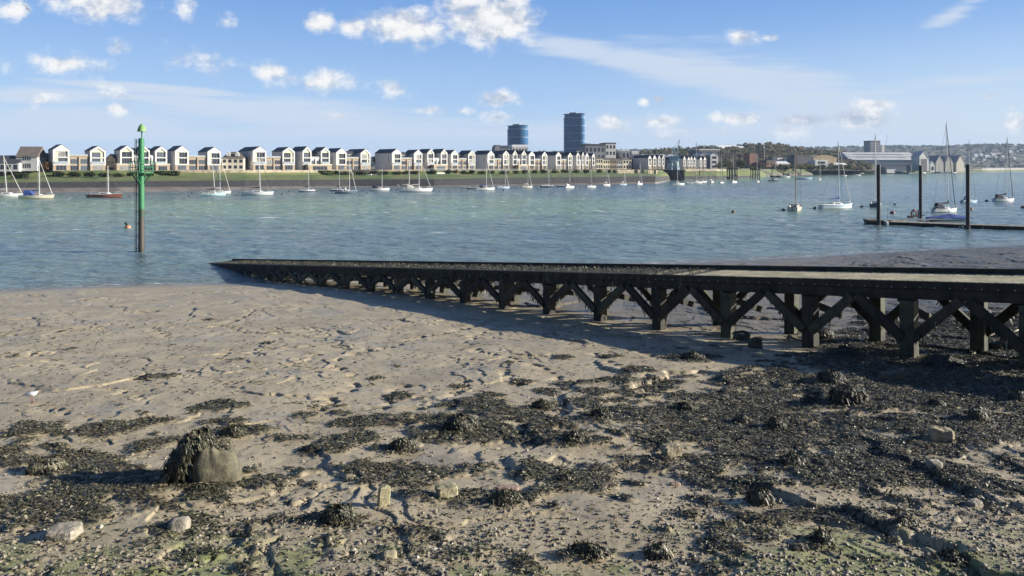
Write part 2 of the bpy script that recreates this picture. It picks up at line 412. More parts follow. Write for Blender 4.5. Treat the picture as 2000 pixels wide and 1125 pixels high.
def mud_h(X, Y, micro=True):
    h = mud_base(X, Y)
    yw = np.interp(X, SHX, SHY)
    edge = np.clip((yw-Y)/8, 0.04, 1)
    wx = X+1.3*pn(X*.33+5, Y*.33)+.5*pn(X*1.1, Y*1.1+8)+.16*pn(X*3.3, Y*3.3); wy = Y+1.3*pn(X*.33-9, Y*.33+3)+.5*pn(X*1.1+31, Y*1.1)+.16*pn(X*3.3+7, Y*3.3)
    wx = wx+.55*np.abs(pn(X*1.25+3, Y*.9+1))+.22*np.abs(pn(X*3.1+11, Y*2.3)); wy = wy+.45*np.abs(pn(X*1.1-13, Y*1.0+21))
    q = 1.5*fbm(wx*.16+2, wy*.12, 2)+.17*wx+.035*wy
    fr = q-np.floor(q)
    # little mud cliffs: flat lobes that end in a scarp and a shallow runnel
    rough_zone = sstep(-3, 2, X)*.55+.45+.5*np.exp(-((X+13)/5)**2-((Y-42)/6)**2)
    st = sstep(0, .045, fr)-fr
    patch = sstep(-.28, .12, pn(X*.21+70, Y*.17))
    h = h+edge*rough_zone*patch*(.095*st-.035*np.exp(-((fr-.0)/.03)**2))
    q2 = 1.7*fbm(wx*.5+7, wy*.36-4, 2)+.42*wx+.08*wy
    fr2 = q2-np.floor(q2)
    h = h+edge*(.034*(sstep(0, .06, fr2)-fr2)-.008*np.exp(-((fr2-.0)/.04)**2))*(.25+.75*sstep(.05, .35, pn(X*.2, Y*.2+60)+.25))
    h = h+edge*(.05*pn(X*.45, Y*.4)+.012*fbm(X*1.7, Y*1.7, 2))
    if micro:
        h = h-pockets(X, Y)
        h = h+.006*pn(X*5.3, Y*5.3)+.003*pn(X*13, Y*12)*edge
        h = h+.004*np.clip(pn(X*24, Y*20), 0, 1)*np.clip(18/np.maximum(Y, 6), 0, 1)
    zone = sstep(4, 12, X)*sstep(24, 32, Y)*edge
    h = h+.16*zone
    h = h+zone*(.045*pn(X*.35+3, Y*2.2+.3*X)+.02*pn(X*.8, Y*4.5))
    # dug-out channel at the far left and small creek mouths by the water
    return h
ys = [2.5]
while ys[-1] < 150:
    y_ = ys[-1]
    ys.append(y_+max(.035, (.55*y_*y_/(6.5*FP) if y_ < 60 else .75*y_*y_/(8.9*FP))))
ys = np.array(ys); nc = 1480
kx = np.linspace(-1.12, 1.12, nc)
kx = np.concatenate([[-9, -4, -2.2, -1.5], kx, [1.5, 2.2, 4, 9]]); nc = len(kx)
Yg = np.repeat(ys[:, None], nc, 1); Xg = kx[None, :]*np.maximum(Yg, 9.0)
WM = weed_mask(Xg, Yg)*(np.abs(kx)[None, :] < 1.4)
Zg = mud_h(Xg, Yg)
Zg += WM*(.03+.05*np.clip(fbm(Xg*1.6, Yg*1.6, 3)+.15, 0, 1))
px_, py_ = plan_px(Xg, Yg, mud_base(Xg, Yg))
pk = pockets(Xg, Yg)
alg = sstep(1015, 1105, py_+55*fbm(Xg*.8, Yg*.8, 3))*sstep(-.15, .35, fbm(Xg*1.3+40, Yg*1.3, 4)+.25*np.sin(px_/210.)+.22*sstep(1400, 1900, px_))
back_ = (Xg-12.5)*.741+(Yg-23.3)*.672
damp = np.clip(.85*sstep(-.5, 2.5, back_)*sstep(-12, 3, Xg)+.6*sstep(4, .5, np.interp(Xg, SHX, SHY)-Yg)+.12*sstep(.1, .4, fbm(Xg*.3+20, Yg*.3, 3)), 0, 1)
wet = np.clip(4*pk+.1*sstep(-.5, 2.5, back_)*sstep(-12, 3, Xg)+sstep(2.5, .3, np.interp(Xg, SHX, SHY)-Yg)+.55*sstep(.16, .42, fbm(Xg*.4+80, Yg*.5, 4)), 0, 1)
MUD, t, b = new_mat("estuary mud")
tc = t.n('ShaderNodeTexCoord').outputs['Object']
na = t.noise(tc, .7, 6, .6); nb = t.noise(tc, 9, 5, .65); nc_ = t.noise(tc, 55, 3, .6)
col = t.mix(t.ramp(na, .3, .7), (.288, .237, .150), (.388, .325, .212))
col = t.mix(t.math('MULTIPLY', t.ramp(nb, .52, .75), .35), col, (.14, .11, .085))
col = t.mix(t.math('MULTIPLY', t.ramp(nc_, .62, .74), .5), col, (.11, .09, .07))
col = t.mix(t.math('MULTIPLY', t.ramp(nc_, .36, .24), .45), col, (.46, .41, .33))
wt = t.attr("wet")
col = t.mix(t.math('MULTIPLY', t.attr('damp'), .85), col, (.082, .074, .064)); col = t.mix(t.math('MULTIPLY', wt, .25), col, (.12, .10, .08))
col = t.mix(t.math('MULTIPLY', t.attr("weed"), .75), col, (.045, .043, .032))
col = t.mix(t.math('MULTIPLY', t.attr("algae"), .8), col, t.mix(t.ramp(nb, .35, .65), (.10, .125, .03), (.22, .235, .085)))
t.put(b.inputs['Base Color'], col)
t.put(b.inputs['Roughness'], t.math('MULTIPLY_ADD', wt, -.28, .55))
b.inputs['Specular IOR Level'].default_value = .5
hh = t.math('ADD', t.math('MULTIPLY', nb, 1.0), t.math('MULTIPLY', nc_, .35))
t.put(b.inputs['Normal'], t.bump(hh, .4, .025))
mud = np_mesh("mud", np.stack([Xg, Yg, Zg], -1).reshape(-1, 3), grid_faces(len(ys), nc), MUD, attrs={"weed": WM, "wet": wet, "damp": damp, "algae": alg})
tag(mud, "grey brown tidal mud of the near foreshore", "mud", kind="structure")

# ------------------------------------------------------------------ river water
WAT, t, b = new_mat("choppy river water")
tc = t.n('ShaderNodeTexCoord').outputs['Object']
tb = t.attr("green_mix")
n_a = t.noise(tc, .06, 3, .5)
col = t.mix(tb, WATER_BLUE, WATER_GREEN)
col = t.mix(t.math('MULTIPLY', t.ramp(n_a, .4, .7), .3), col, (.04, .065, .075))
wv = t.mapping(tc, rot=(0, 0, R(24)), sc=(.55, 1.15, 1))
w1 = t.noise(wv, .55, 4, .62); w2 = t.noise(wv, 2.3, 4, .62, .3); w3 = t.noise(wv, .16, 3, .5)
foam = t.math('MULTIPLY', t.ramp(t.noise(t.mapping(tc, rot=(0, 0, R(20)), sc=(.5, 1.1, 1)), .42, 8, .68, .4), .60, .65), t.attr("chop"))
surf = t.attr("surf")
foam = t.math('MAXIMUM', foam, t.math('MULTIPLY', surf, t.math('MULTIPLY', t.ramp(t.noise(t.mapping(tc, sc=(.6, 1.6, 1)), 1.2, 5, .6), .52, .66), .6)))
col = t.mix(t.math('MULTIPLY', surf, .75), col, (.17, .15, .12))
col = t.mix(foam, col, (.62, .65, .66))
t.put(b.inputs['Base Color'], col)
b.inputs['IOR'].default_value = 1.33
t.put(b.inputs['Roughness'], t.math('MULTIPLY_ADD', foam, .5, .12))
hh = t.math('ADD', t.math('MULTIPLY', w1, 1.0), t.math('ADD', t.math('MULTIPLY', w2, .30), t.math('MULTIPLY', w3, 2.2)))
t.put(b.inputs['Normal'], t.bump(hh, 1.0, WAVE_H))
ys = [30.0]
while ys[-1] < 7000: ys.append(ys[-1]*(1.0033 if ys[-1] < 900 else 1.01)+.01)
ys = np.array(ys); kx = np.concatenate([[-6, -3, -1.6, -1.1], np.linspace(-.8, .8, 420), [1.1, 1.6, 3, 6]])
Yw = np.repeat(ys[:, None], len(kx), 1); Xw = kx[None, :]*Yw
nz = fbm(Xw*.012+4, Yw*.022, 3)
green_mix = np.exp(-((Yw-168-20*nz)/48)**2)*sstep(95, -25, Xw-.15*Yw)*1.0
green_mix = np.maximum(green_mix, np.exp(-((np.log(Yw)-np.log(620))/.42)**2)*sstep(40, 160, Xw))
green_mix = np.maximum(green_mix, .45*sstep(30, -50, Xw)*sstep(240, 130, Yw)*sstep(80, 120, Yw))
green_mix = np.clip(1.15*green_mix+.1+.3*nz, 0, 1)  # share of green in the water colour, laid in broad bands
shore = Yw-np.interp(Xw, SHX, SHY)
amp = np.clip(shore/9, .15, 1)
rg1 = 1-2*np.abs(pn(Xw*.30+.16*Yw, Yw*.42-.12*Xw)); rg2 = pn(Xw*.8-.3*Yw, Yw*1.05+.3*Xw); rg3 = pn(Xw*.10+.05*Yw, Yw*.16)
Zw = amp*(.11*rg1*np.clip(1.6-Yw/260, 0, 1)+.07*rg2*np.clip(1.4-Yw/120, 0, 1)+.20*rg3*np.clip(2-Yw/400, 0, 1)*np.clip(Yw/120-.4, 0, 1))
surf = sstep(2.2, .1, shore+.9*pn(Xw*.5, Yw*.5))
chop = sstep(60, 110, Yw)*(.4+.6*green_mix)
water = np_mesh("water", np.stack([Xw, Yw, Zw], -1).reshape(-1, 3), grid_faces(len(ys), len(kx)), WAT, attrs={"green_mix": green_mix, "surf": surf, "chop": chop})
tag(water, "choppy blue green water of the tidal river", "water", kind="structure")
# ------------------------------------------------------------------ timber jetty
WOOD = mat("wet black timber", (.013, .013, .009), .8, .5, 2.2, bump=.02, c2=(.036, .031, .020), sc=(1, 1, .35))
WOOD2 = mat("weathered brown timber", (.022, .018, .012), .8, .5, 3.1, bump=.03, c2=(.060, .050, .034), sc=(1, 1, .25))
PLANK = mat("weathered plank", (.36, .315, .205), .75, .35, 1.6, bump=.006, c2=(.22, .20, .12), sc=(1, 1, 1))
WEEDY = mat("weed grown plank", (.02, .02, .013), .8, .5, 6, bump=.03, c2=(.05, .046, .03))
GREENW = mat("algae stained pile", (.05, .055, .022), .6, .5, 2.5, bump=.02, c2=(.018, .018, .013))
BOLT = mat("galvanised bolt", (.30, .30, .29), .45, .2, 20, metal=.6)
WEED, t, b = new_mat("bladder wrack")
gi = t.n('ShaderNodeNewGeometry')
rp = gi.outputs['Random Per Island']
wc = t.mix(t.ramp(rp, 0, 1), (.018, .020, .011), (.086, .084, .046))
wc = t.mix(t.math('GREATER_THAN', rp, .90), wc, (.24, .22, .14))
wn_ = t.noise(t.n('ShaderNodeTexCoord').outputs['Object'], 1.1, 4, .6)
wc = t.mix(t.math('MULTIPLY', t.ramp(wn_, .45, .7), .65), wc, t.mix(rp, (.036, .027, .014), (.135, .102, .056)))
t.put(b.inputs['Base Color'], wc); b.inputs['Roughness'].default_value = .48; b.inputs['Specular IOR Level'].default_value = .35

def ribbons(P, th, ln, wd, curl, rise, zf=None, droop=None):
    """P (n,3) starts; th heading; ribbons of 4 stations; returns V, F"""
    n = len(P); S = 4
    V = np.zeros((n, S, 2, 3)); x = P[:, 0].copy(); y = P[:, 1].copy(); a = th.copy()
    for s in range(S):
        w = wd*(1.0, 1.15, .95, .35)[s]
        ox, oy = -np.sin(a)*w/2, np.cos(a)*w/2
        if zf is not None: z = zf(x, y)+rise*(.25, 1, .8, .15)[s]
        else: z = P[:, 2]+droop[:, s]
        tw = wd*.35*np.sin(th*3+s*1.7)
        V[:, s, 0] = np.stack([x-ox, y-oy, z-tw], 1); V[:, s, 1] = np.stack([x+ox, y+oy, z+tw], 1)
        x = x+np.cos(a)*ln/(S-1); y = y+np.sin(a)*ln/(S-1); a = a+curl/(S-1)
    base = (np.arange(n)*S*2)[:, None]
    F = []
    for s in range(S-1):
        q = np.array([2*s, 2*s+1, 2*s+3, 2*s+2])
        F.append(base+q[None, :])
    return V.reshape(-1, 3), np.concatenate(F, 0)

JO = Vector((12.5, 23.3, 0)); JD = Vector((-.672, .741, 0)).normalized(); JN = Vector((.741, .672, 0)).normalized()
JW = 2.6
def deck_z(s): return 5.31-.087*s
def jp(s, w, z): return JO+JD*s+JN*w+Vector((0, 0, z))
jet = empty("timber_jetty", JO+Vector((0, 0, 2.7)), 0, "long dark timber jetty sloping down over the mud into the river", "jetty")
jet_off = -(JO+Vector((0, 0, 2.7)))
class JB(MB):
    def build(s, name, m, parent=jet, **k):
        s.v = [tuple(Vector(v)+jet_off) for v in s.v]
        return MB.build(s, name, m, parent, **k)
dk = JB(); dw = JB(); s = -14.0
while s < 61.5:
    pw = .19+random.uniform(-.012, .012); z = deck_z(s+pw/2)-.03+random.uniform(-.006, .006)
    o = random.uniform(-.03, .03)
    mb = dk if s < 9.2+random.uniform(-1.6, 1.6) else dw
    mb.beam(jp(s+pw/2, .10+o, z), jp(s+pw/2, JW-.10+o*.5, z), pw, .06)
    s += pw+.012
dk.build("deck", PLANK); dw.build("weed_covered_deck", WEEDY)
def run(name, w, dz, ww, hh, m, s0=-14.0, s1=61.0, step=6.4, bolts=False):
    mb = JB(); s = s0
    while s < s1-.1:
        e = min(s+step, s1); j = random.uniform(-.015, .015)
        mb.beam(jp(s, w+j, deck_z(s)+dz), jp(e-.01, w+j, deck_z(e)+dz), ww, hh); s = e
    s = -13.8
    while bolts and s < 14:
        p = jp(s, w-.052, deck_z(s)-.19); mb.tube(p, p-JN*.03, .022, n=6, mi=1); s += .42
    return mb.build(name, m, bevel=0 if bolts else .008)
run("fascia", -.02, -.12, .10, .24, [WOOD, BOLT], bolts=True)
run("kerb", JW+.02, .05, .16, .24, WOOD)
run("front_beam", .03, -.41, .26, .30, WOOD)
run("back_beam", JW-.10, -.42, .26, .36, WOOD)
pil_s = [round(-6.4+3.2*k, 2) for k in range(20)]
weedP = []
for k, s in enumerate(pil_s):
    for row in (0, 1):
        off = 0.0 if row == 0 else 1.95
        w = .02 if row == 0 else JW-.10
        ss = s+off
        top = deck_z(ss)-.62
        g = jp(ss, w, 0); gz = float(mud_base(np.array(g.x), np.array(g.y)))-.5
        if top < gz+.55: continue
        pw = .44 if row == 0 else .42
        MBp = JB(); lean = random.uniform(-.02, .02)
        MBp.beam(jp(ss+lean, w, gz), jp(ss, w, top+.02), pw, pw, up=JN, w2=pw*.97, h2=pw*.97)
        MBp.build("pile", GREENW if (row == 1 or s < -3) else random.choice((WOOD, WOOD2, GREENW)), bevel=.02)
        # knee braces rising to mid span, set against the river face of the beam
        low = max(gz+.5+.35*(top-gz-.5), gz+.6)
        if top-low > .35:
            for sg in (-1, 1):
                e = jp(ss+sg*1.52, w-.19*(1 if row == 0 else -1), deck_z(ss+sg*1.5)-.52)
                a = jp(ss+sg*.12, w-.20*(1 if row == 0 else -1), low)
                br = JB(); br.beam(a, e, .18, .30, up=JN.cross((e-a).normalized()), w2=.16+random.uniform(0, .04), h2=.26+random.uniform(0, .06)); br.build("brace", random.choice((WOOD, WOOD, WOOD2, GREENW)), bevel=.012)
                for q in range(26):
                    f = random.random()**.7; pt = a.lerp(e, f*.8)
                    weedP.append((pt.x-JN.x*.06+random.uniform(-.1, .1), pt.y-JN.y*.06+random.uniform(-.1, .1), pt.z-.10))
        if row == 0 and top-low > .4:
            cb_ = JB(); a = jp(ss, .12, top-.25); e = jp(ss, JW-.1, low+.15)
            cb_.beam(a, e, .10, .24); cb_.build("cross_brace", WOOD)
            cp = JB(); cp.beam(jp(ss+.3, .17, top+.02), jp(ss+.3, JW-.25, top+.02), .2, .26); cp.build("cross_beam", WOOD)
        if 6 < s < 56:
            for q in range(40):
                pt = jp(ss+random.uniform(-.2, .2), w+random.uniform(-.22, .2), random.uniform(gz+.6, top))
                weedP.append(tuple(pt))
for q in range(2600):      # fringe along the outer beams
    s = random.uniform(8, 58)**1.0; w = random.choice((-.07, -.07, -.12, JW-.2)); z = deck_z(s)-random.uniform(.05, .62)
    weedP.append(tuple(jp(s, w, z)))
for q in range(5200):
    s = 8+50*random.random()**.9; pt = jp(s, random.uniform(-.05, JW+.05), deck_z(s)+.01)
    weedP.append((pt.x, pt.y, pt.z+.03))
WP = np.array(weedP); n = len(WP)
dr = np.outer(rng.uniform(.10, .30, n), np.array([0, -.28, -.65, -1.0])); dr[-5200:] = np.outer(rng.uniform(.02, .06, 5200), np.array([0, 1, .8, 0]))
Vr, Fr = ribbons(WP, rng.uniform(0, 6.28, n), rng.uniform(.05, .16, n), rng.uniform(.02, .045, n), rng.uniform(-1, 1, n), None, None, dr)
np_mesh("hanging_weed", Vr+np.array(jet_off), Fr, WEED, jet, smooth=False)["kind"] = "stuff"

# ------------------------------------------------------------------ seaweed on the mud
def ground(x, y): return mud_h(x, y, False)
N = 1480000
Yc = rng.uniform(7.3, 34, N); keep = rng.random(N) < np.clip(.30+2.4/Yc**.9, 0, 1)
Xc = rng.uniform(-1.08, 1.08, N)*Yc
cov = weed_mask(Xc, Yc)
acc = rng.random(N) < cov*np.clip(11.0/Yc, .2, 1.)*1.0*(Yc/34)+.006+.02*sstep(11.5, 9, Yc)
Xc, Yc = Xc[acc], Yc[acc]; cov = cov[acc]; n = len(Xc)
sz = rng.uniform(.6, 1.3, n)*np.clip(.85+.022*(Yc-12), .85, 1.5)
lump = .05*np.clip(fbm(Xc*1.6, Yc*1.6, 3)+.15, 0, 1)*cov
LF = lump
def zf_(x, y): return ground(x, y)+LF+.028*cov
Vr, Fr = ribbons(np.stack([Xc, Yc, 0*Xc], 1), rng.uniform(0, 6.28, n), .115*sz, .017*sz*rng.uniform(.7, 1.5, n), rng.normal(0, 1.3, n), rng.uniform(.002, .03, n)*sz, zf_)
wd_ = np_mesh("seaweed", Vr, Fr, WEED, smooth=False)
tag(wd_, "dark bladder wrack strewn in belts over the mud", "seaweed", kind="stuff")
print("seaweed fronds", n)
# gravel and shell grit
N = 70000
Yc = 7.3+rng.random(N)**1.5*14; Xc = rng.uniform(-1.08, 1.08, N)*Yc
a = rng.random(N) < (.12+.88*sstep(14, 9, Yc)*sstep(-.2, .4, fbm(Xc*.5+9, Yc*.5, 3)+.15+.3*sstep(0, 6, Xc)))
Xc, Yc = Xc[a], Yc[a]; n = len(Xc)
r = .007+.034*rng.random(n)**5+.003
ico = np.array([(0, 0, 1), (.9, 0, .1), (.28, .86, 0), (-.72, .53, .05), (-.72, -.53, 0), (.28, -.86, .1), (0, 0, -1)], float)
tri = np.array([(0, 1, 2), (0, 2, 3), (0, 3, 4), (0, 4, 5), (0, 5, 1), (6, 2, 1), (6, 3, 2), (6, 4, 3), (6, 5, 4), (6, 1, 5)])
V = ico[None]*r[:, None, None]*rng.uniform(.7, 1.3, (n, 7, 1)); V[..., 2] *= .55
an = rng.uniform(0, 6.28, n); ca, sa = np.cos(an)[:, None], np.sin(an)[:, None]
vx = V[..., 0]*ca-V[..., 1]*sa; vy = V[..., 0]*sa+V[..., 1]*ca
V = np.stack([vx+Xc[:, None], vy+Yc[:, None], V[..., 2]+(mud_h(Xc, Yc)+r*.22+.03*weed_mask(Xc, Yc))[:, None]], -1)
GRAV, t, b = new_mat("shore gravel")
gi = t.n('ShaderNodeNewGeometry').outputs['Random Per Island']
gc = t.mix(t.ramp(gi, 0, .8), (.07, .06, .045), (.27, .235, .17)); gc = t.mix(t.math('GREATER_THAN', gi, .975), gc, (.42, .39, .32))
t.put(b.inputs['Base Color'], gc); b.inputs['Roughness'].default_value = .7
gr = np_mesh("gravel", V.reshape(-1, 3), (np.arange(n)*7)[:, None, None].repeat(10, 1).reshape(-1, 1)+np.tile(tri, (n, 1)), GRAV, smooth=False)
tag(gr, "small stones and shell grit scattered on the mud", "gravel", kind="stuff")

# ------------------------------------------------------------------ rocks and weed mounds
def rock_mesh(rx, ry, rz, seed, boxy=.5, jag=.18, nu=22, nv=12):
    g = np.random.default_rng(seed); ph = g.uniform(0, 50, 3)
    th = np.linspace(0, 2*np.pi, nu, endpoint=False); fi = np.linspace(-.5*np.pi, .5*np.pi, nv)
    T, Ph = np.meshgrid(th, fi)
    cx, cy, cz = np.cos(Ph)*np.cos(T), np.cos(Ph)*np.sin(T), np.sin(Ph)
    p = 2+boxy*8
    nr = (np.abs(cx)**p+np.abs(cy)**p+np.abs(cz)**p)**(-1/p)
    d = nr*(1+jag*(pn(cx*1.7+ph[0]+cz*1.3, cy*1.7+ph[1]-cz)+.5*pn(cx*4+ph[2]+cz*3, cy*4+cz*2)))
    V = np.stack([cx*d*rx, cy*d*ry, cz*d*rz+rz*.72], -1).reshape(-1, 3)
    F = []
    for j in range(nv-1):
        for i in range(nu): F.append((j*nu+i, j*nu+(i+1) % nu, (j+1)*nu+(i+1) % nu, (j+1)*nu+i))
    return V, np.array(F)
def stone_mat(name, c, c2, alg=0.0):
    m, t, b = new_mat(name); tc = t.n('ShaderNodeTexCoord').outputs['Object']
    a = t.noise(tc, 6, 6, .65); d = t.noise(tc, 38, 4, .6)
    col = t.mix(t.ramp(a, .35, .65), c2, c)
    col = t.mix(t.math('MULTIPLY', t.ramp(d, .55, .72), .6), col, tuple(x*.35 for x in c))
    t.put(b.inputs['Base Color'], col); b.inputs['Roughness'].default_value = .8
    t.put(b.inputs['Normal'], t.bump(t.math('ADD', a, t.math('MULTIPLY', d, .3)), .8, .03))
    return m
S_GREY = stone_mat("dark wet stone", (.10, .09, .065), (.05, .046, .035)); S_TAN = stone_mat("tan stone", (.34, .29, .19), (.22, .19, .12))
S_YEL = stone_mat("lichen yellow stone", (.36, .33, .20), (.24, .21, .125)); S_PALE = stone_mat("pale limestone", (.36, .32, .25), (.20, .18, .135))
S_CONC = stone_mat("mossy concrete", (.15, .132, .080), (.070, .064, .042))
S_RED = stone_mat("worn red tile", (.30, .20, .15), (.2, .15, .12))
S_SHIN = mat("weed covered stone", (.020, .021, .014), .6, .5, 8, bump=.05)
def fronds_on(V, count, ln, seed, top_bias=1.0):
    """weed hanging down over a dome given by its points"""
    g = np.random.default_rng(seed)
    vv = V[V[:, 2] > V[:, 2].max()*.12]
    idx = g.integers(0, len(vv), count); P = vv[idx]+g.normal(0, .015, (count, 3))
    th = np.arctan2(P[:, 1], P[:, 0])+g.normal(0, .5, count)
    L_ = ln*g.uniform(.5, 1.25, count); f = g.uniform(.55, 1.0, count)
    S = 4; Vv = np.zeros((count, S, 2, 3)); x, y, z = P[:, 0].copy(), P[:, 1].copy(), P[:, 2]+.015
    w = g.uniform(.010, .020, count)
    for s in range(S):
        k = (1, 1.1, .9, .3)[s]; ox, oy = -np.sin(th)*w*k/2, np.cos(th)*w*k/2
        Vv[:, s, 0] = np.stack([x-ox, y-oy, np.maximum(z, -.01)], 1); Vv[:, s, 1] = np.stack([x+ox, y+oy, np.maximum(z, -.01)+w*.3], 1)
        st = L_/(S-1); x = x+np.cos(th)*st*(1-f*.75); y = y+np.sin(th)*st*(1-f*.75); z = z-st*f*.85+g.normal(0, .004, count)
        th = th+g.normal(0, .35, count)
    base = (np.arange(count)*S*2)[:, None]
    F = np.concatenate([base+np.array([2*s, 2*s+1, 2*s+3, 2*s+2])[None] for s in range(S-1)], 0)
    return Vv.reshape(-1, 3), F
def place(x, y, sink=.0):
    X, Y, z = g2m(x, y)
    z = float(mud_h(np.array(X), np.array(Y), False))
    return Vector((X, Y, z-sink)), Y/FP
for k, (x, y, w, h, lab, _) in enumerate(MOUNDS):
    loc, m = place(x, y-2, .02); rx = w*m/2*.95; rz = h*m*.50
    V, F = rock_mesh(rx, rx*random.uniform(.7, .95), rz*.9, 100+k, .0, .62)
    o = np_mesh("weed_mound", V, F, S_SHIN, loc=loc); o.rotation_euler = (0, 0, random.uniform(-.4, .4)); tag(o, lab, "weed mound", "weed grown mounds on the mud")
    Vf, Ff = fronds_on(V, int(500+2600*rx), .06+.12*rz, 300+k)
    np_mesh("fronds", Vf, Ff, WEED, o, smooth=False)
ROCKS = [ # x, y, w, h, mat, boxy, label, weed, depth ratio, rz
 (748, 996, 27, 44, S_YEL, .75, "thin upright yellowish slab standing in the mud", 0, .55, .5), (873, 976, 48, 28, S_YEL, .8, "square yellowish stone block right of the upright slab", 0, .8, .35),
 (1312, 898, 44, 27, S_TAN, .95, "squared tan block on the mud at the left edge of the right weed belt", 0, .7, .3), (1838, 871, 48, 27, S_TAN, .7, "pale tan boulder lying on weed at the right", 0, .8, -.3),
 (350, 1039, 46, 26, S_PALE, .35, "rough pale stone below the broken concrete block", 0, .8, .2), (125, 1056, 66, 22, S_PALE, .7, "flat pale slab lying in weed at lower left", 0, .9, .1),
 (990, 966, 52, 11, S_RED, .9, "flat reddish tile fragment on the mud", 0, .5, .1), (1823, 926, 32, 18, S_PALE, .5, "pale rounded stone in weed below the tan boulder", 0, .8, 0),
 (1904, 996, 32, 18, S_PALE, .8, "pale flat-topped stone beside the green algae patch", 0, .7, .4), (683, 944, 26, 13, S_TAN, .5, "small tan stone above left of the upright slab", 0, .8, 0),
 (1484, 987, 46, 26, S_GREY, .5, "dark stone with weed below the right belt", 500, .9, .3), (1656, 797, 66, 30, S_SHIN, .8, "squat dark boulder capped with weed in the right belt", 1300, .8, .05),
 (1911, 832, 38, 30, S_GREY, .6, "grey upright rock above the pale tan boulder", 160, .7, .5), (1285, 1086, 46, 19, S_PALE, .7, "pale topped stone in weed at the bottom edge", 300, .8, .1),
 (92, 922, 70, 22, S_TAN, .4, "low tan rock half buried in weed at the left", 700, .8, .1), (1742, 747, 50, 20, S_CONC, .95, "flat concrete block in the jetty shadow", 0, .6, .1),
 (1448, 667, 36, 18, S_GREY, .4, "dark rounded rock beside a jetty pile", 120, .8, 0), (1475, 683, 28, 22, S_GREY, .7, "dark square rock in the shade behind the rounded rock", 60, .8, .3),
 (1330, 930, 30, 9, S_PALE, .8, "thin pale chip of stone below the squared tan block", 0, .6, .2), (1105, 948, 34, 12, S_GREY, .4, "low mossy stone in the weed right of the reddish tile", 200, .8, 0),
 (1610, 668, 34, 16, S_SHIN, .3, "dark boulder behind the jetty braces", 300, .8, 0), (1318, 948, 24, 8, S_RED, .8, "small reddish brick piece on gravelly mud", 0, .6, .1), (710, 1066, 13, 9, S_PALE, .2, "small round white stone near the bottom edge", 0, .9, 0),
 (1300, 872, 22, 10, S_GREY, .5, "dark stone at the foot of the small pointed weed mound", 150, .8, 0), (760, 1095, 34, 14, S_TAN, .5, "tan stone among green algae at the bottom edge", 0, .8, .2), (1560, 1085, 40, 12, S_GREY, .6, "dark flat stone left of the round weed mound", 60, .7, .1)]
for k, (x, y, w, h, m_, bx, lab, wn, dr_, rz_) in enumerate(ROCKS):
    loc, m = place(x, y-2, .02); rx = w*m/2*.84; rzz = h*m/1.85
    V, F = rock_mesh(rx, rx*dr_, rzz, 500+k, bx, .16)
    o = np_mesh("shore_stone", V, F, m_, loc=loc, smooth=bx < .6); o.rotation_euler = (random.uniform(-.06, .06), random.uniform(-.08, .08), rz_); tag(o, lab, "stone", "stones on the mud")
    if wn:
        Vf, Ff = fronds_on(V, wn, .12+.2*rzz, 700+k); np_mesh("fronds", Vf, Ff, WEED, o, smooth=False)
# broken concrete mooring block with its cloak of weed
loc, m = place(418, 941, .04)
cbk = empty("mooring_block", loc, 0, "broken mossy concrete mooring block draped in dark weed at lower left", "concrete block")
prof = [(1.10, -.1), (1.09, .04), (1.07, .14), (1.02, .25), (.95, .36), (.88, .45), (.82, .52), (.765, .555), (.68, .565), (.35, .56), (.02, .555)]
nu = 72; V = []
for j, (rr, z) in enumerate(prof):
    for i in range(nu):
        a = 2*np.pi*i/nu; sq = (abs(math.cos(a-.35))**4+abs(math.sin(a-.35))**4)**(-1/4)
        x_, y_ = math.cos(a), math.sin(a)
        nzv = float(pn(np.array(2.2*x_+z*2), np.array(2.2*y_+z*4)))+.5*float(pn(np.array(6*x_+z*9), np.array(6*y_+z*7)))
        chip = max(0, float(pn(np.array(3.1*x_+4), np.array(3.1*y_+z*5)))-.12)*(.35 if z > .3 else .1)
        q = rr*sq*(.335+.020*nzv-.14*chip)
        V.append((q*x_*1.0+.04*(z < .3), q*y_*.9, z*(1+.10*float(pn(np.array(2*x_), np.array(2*y_+9))))-.03*(z > .5)*chip*6+.03*(z > .4)*math.sin(a*3)))
F = [(j*nu+i, j*nu+(i+1) % nu, (j+1)*nu+(i+1) % nu, (j+1)*nu+i) for j in range(len(prof)-1) for i in range(nu)]
np_mesh("concrete_body", V, F, S_CONC, cbk)
V2, F2 = rock_mesh(.23, .30, .43, 901, .1, .34); V2 = V2*np.array([1, 1, 1.0])
fl_ = np.clip(.75-V2[:, 2], 0, .75); V2[:, 0] -= fl_**2*.30; V2[:, 0] += .10*(V2[:, 2] > .5); V2[:, 2] = np.maximum(V2[:, 2], -.08)
wdo = np_mesh("weed_cloak", V2+np.array([-.36, -.02, 0]), F2, S_SHIN, cbk)
Vf, Ff = fronds_on(V2, 3400, .15, 902); np_mesh("fronds", Vf+np.array([-.36, -.02, 0]), Ff, WEED, wdo, smooth=False)
tp = np.array(V)[np.array(V)[:, 2] > .5]*np.array([.85, .85, 1]); tp = tp[(tp[:, 1] > -.1)]
Vt, Ft = fronds_on(tp, 320, .07, 903); np_mesh("top_weed", Vt, Ft, WEED, cbk, smooth=False)
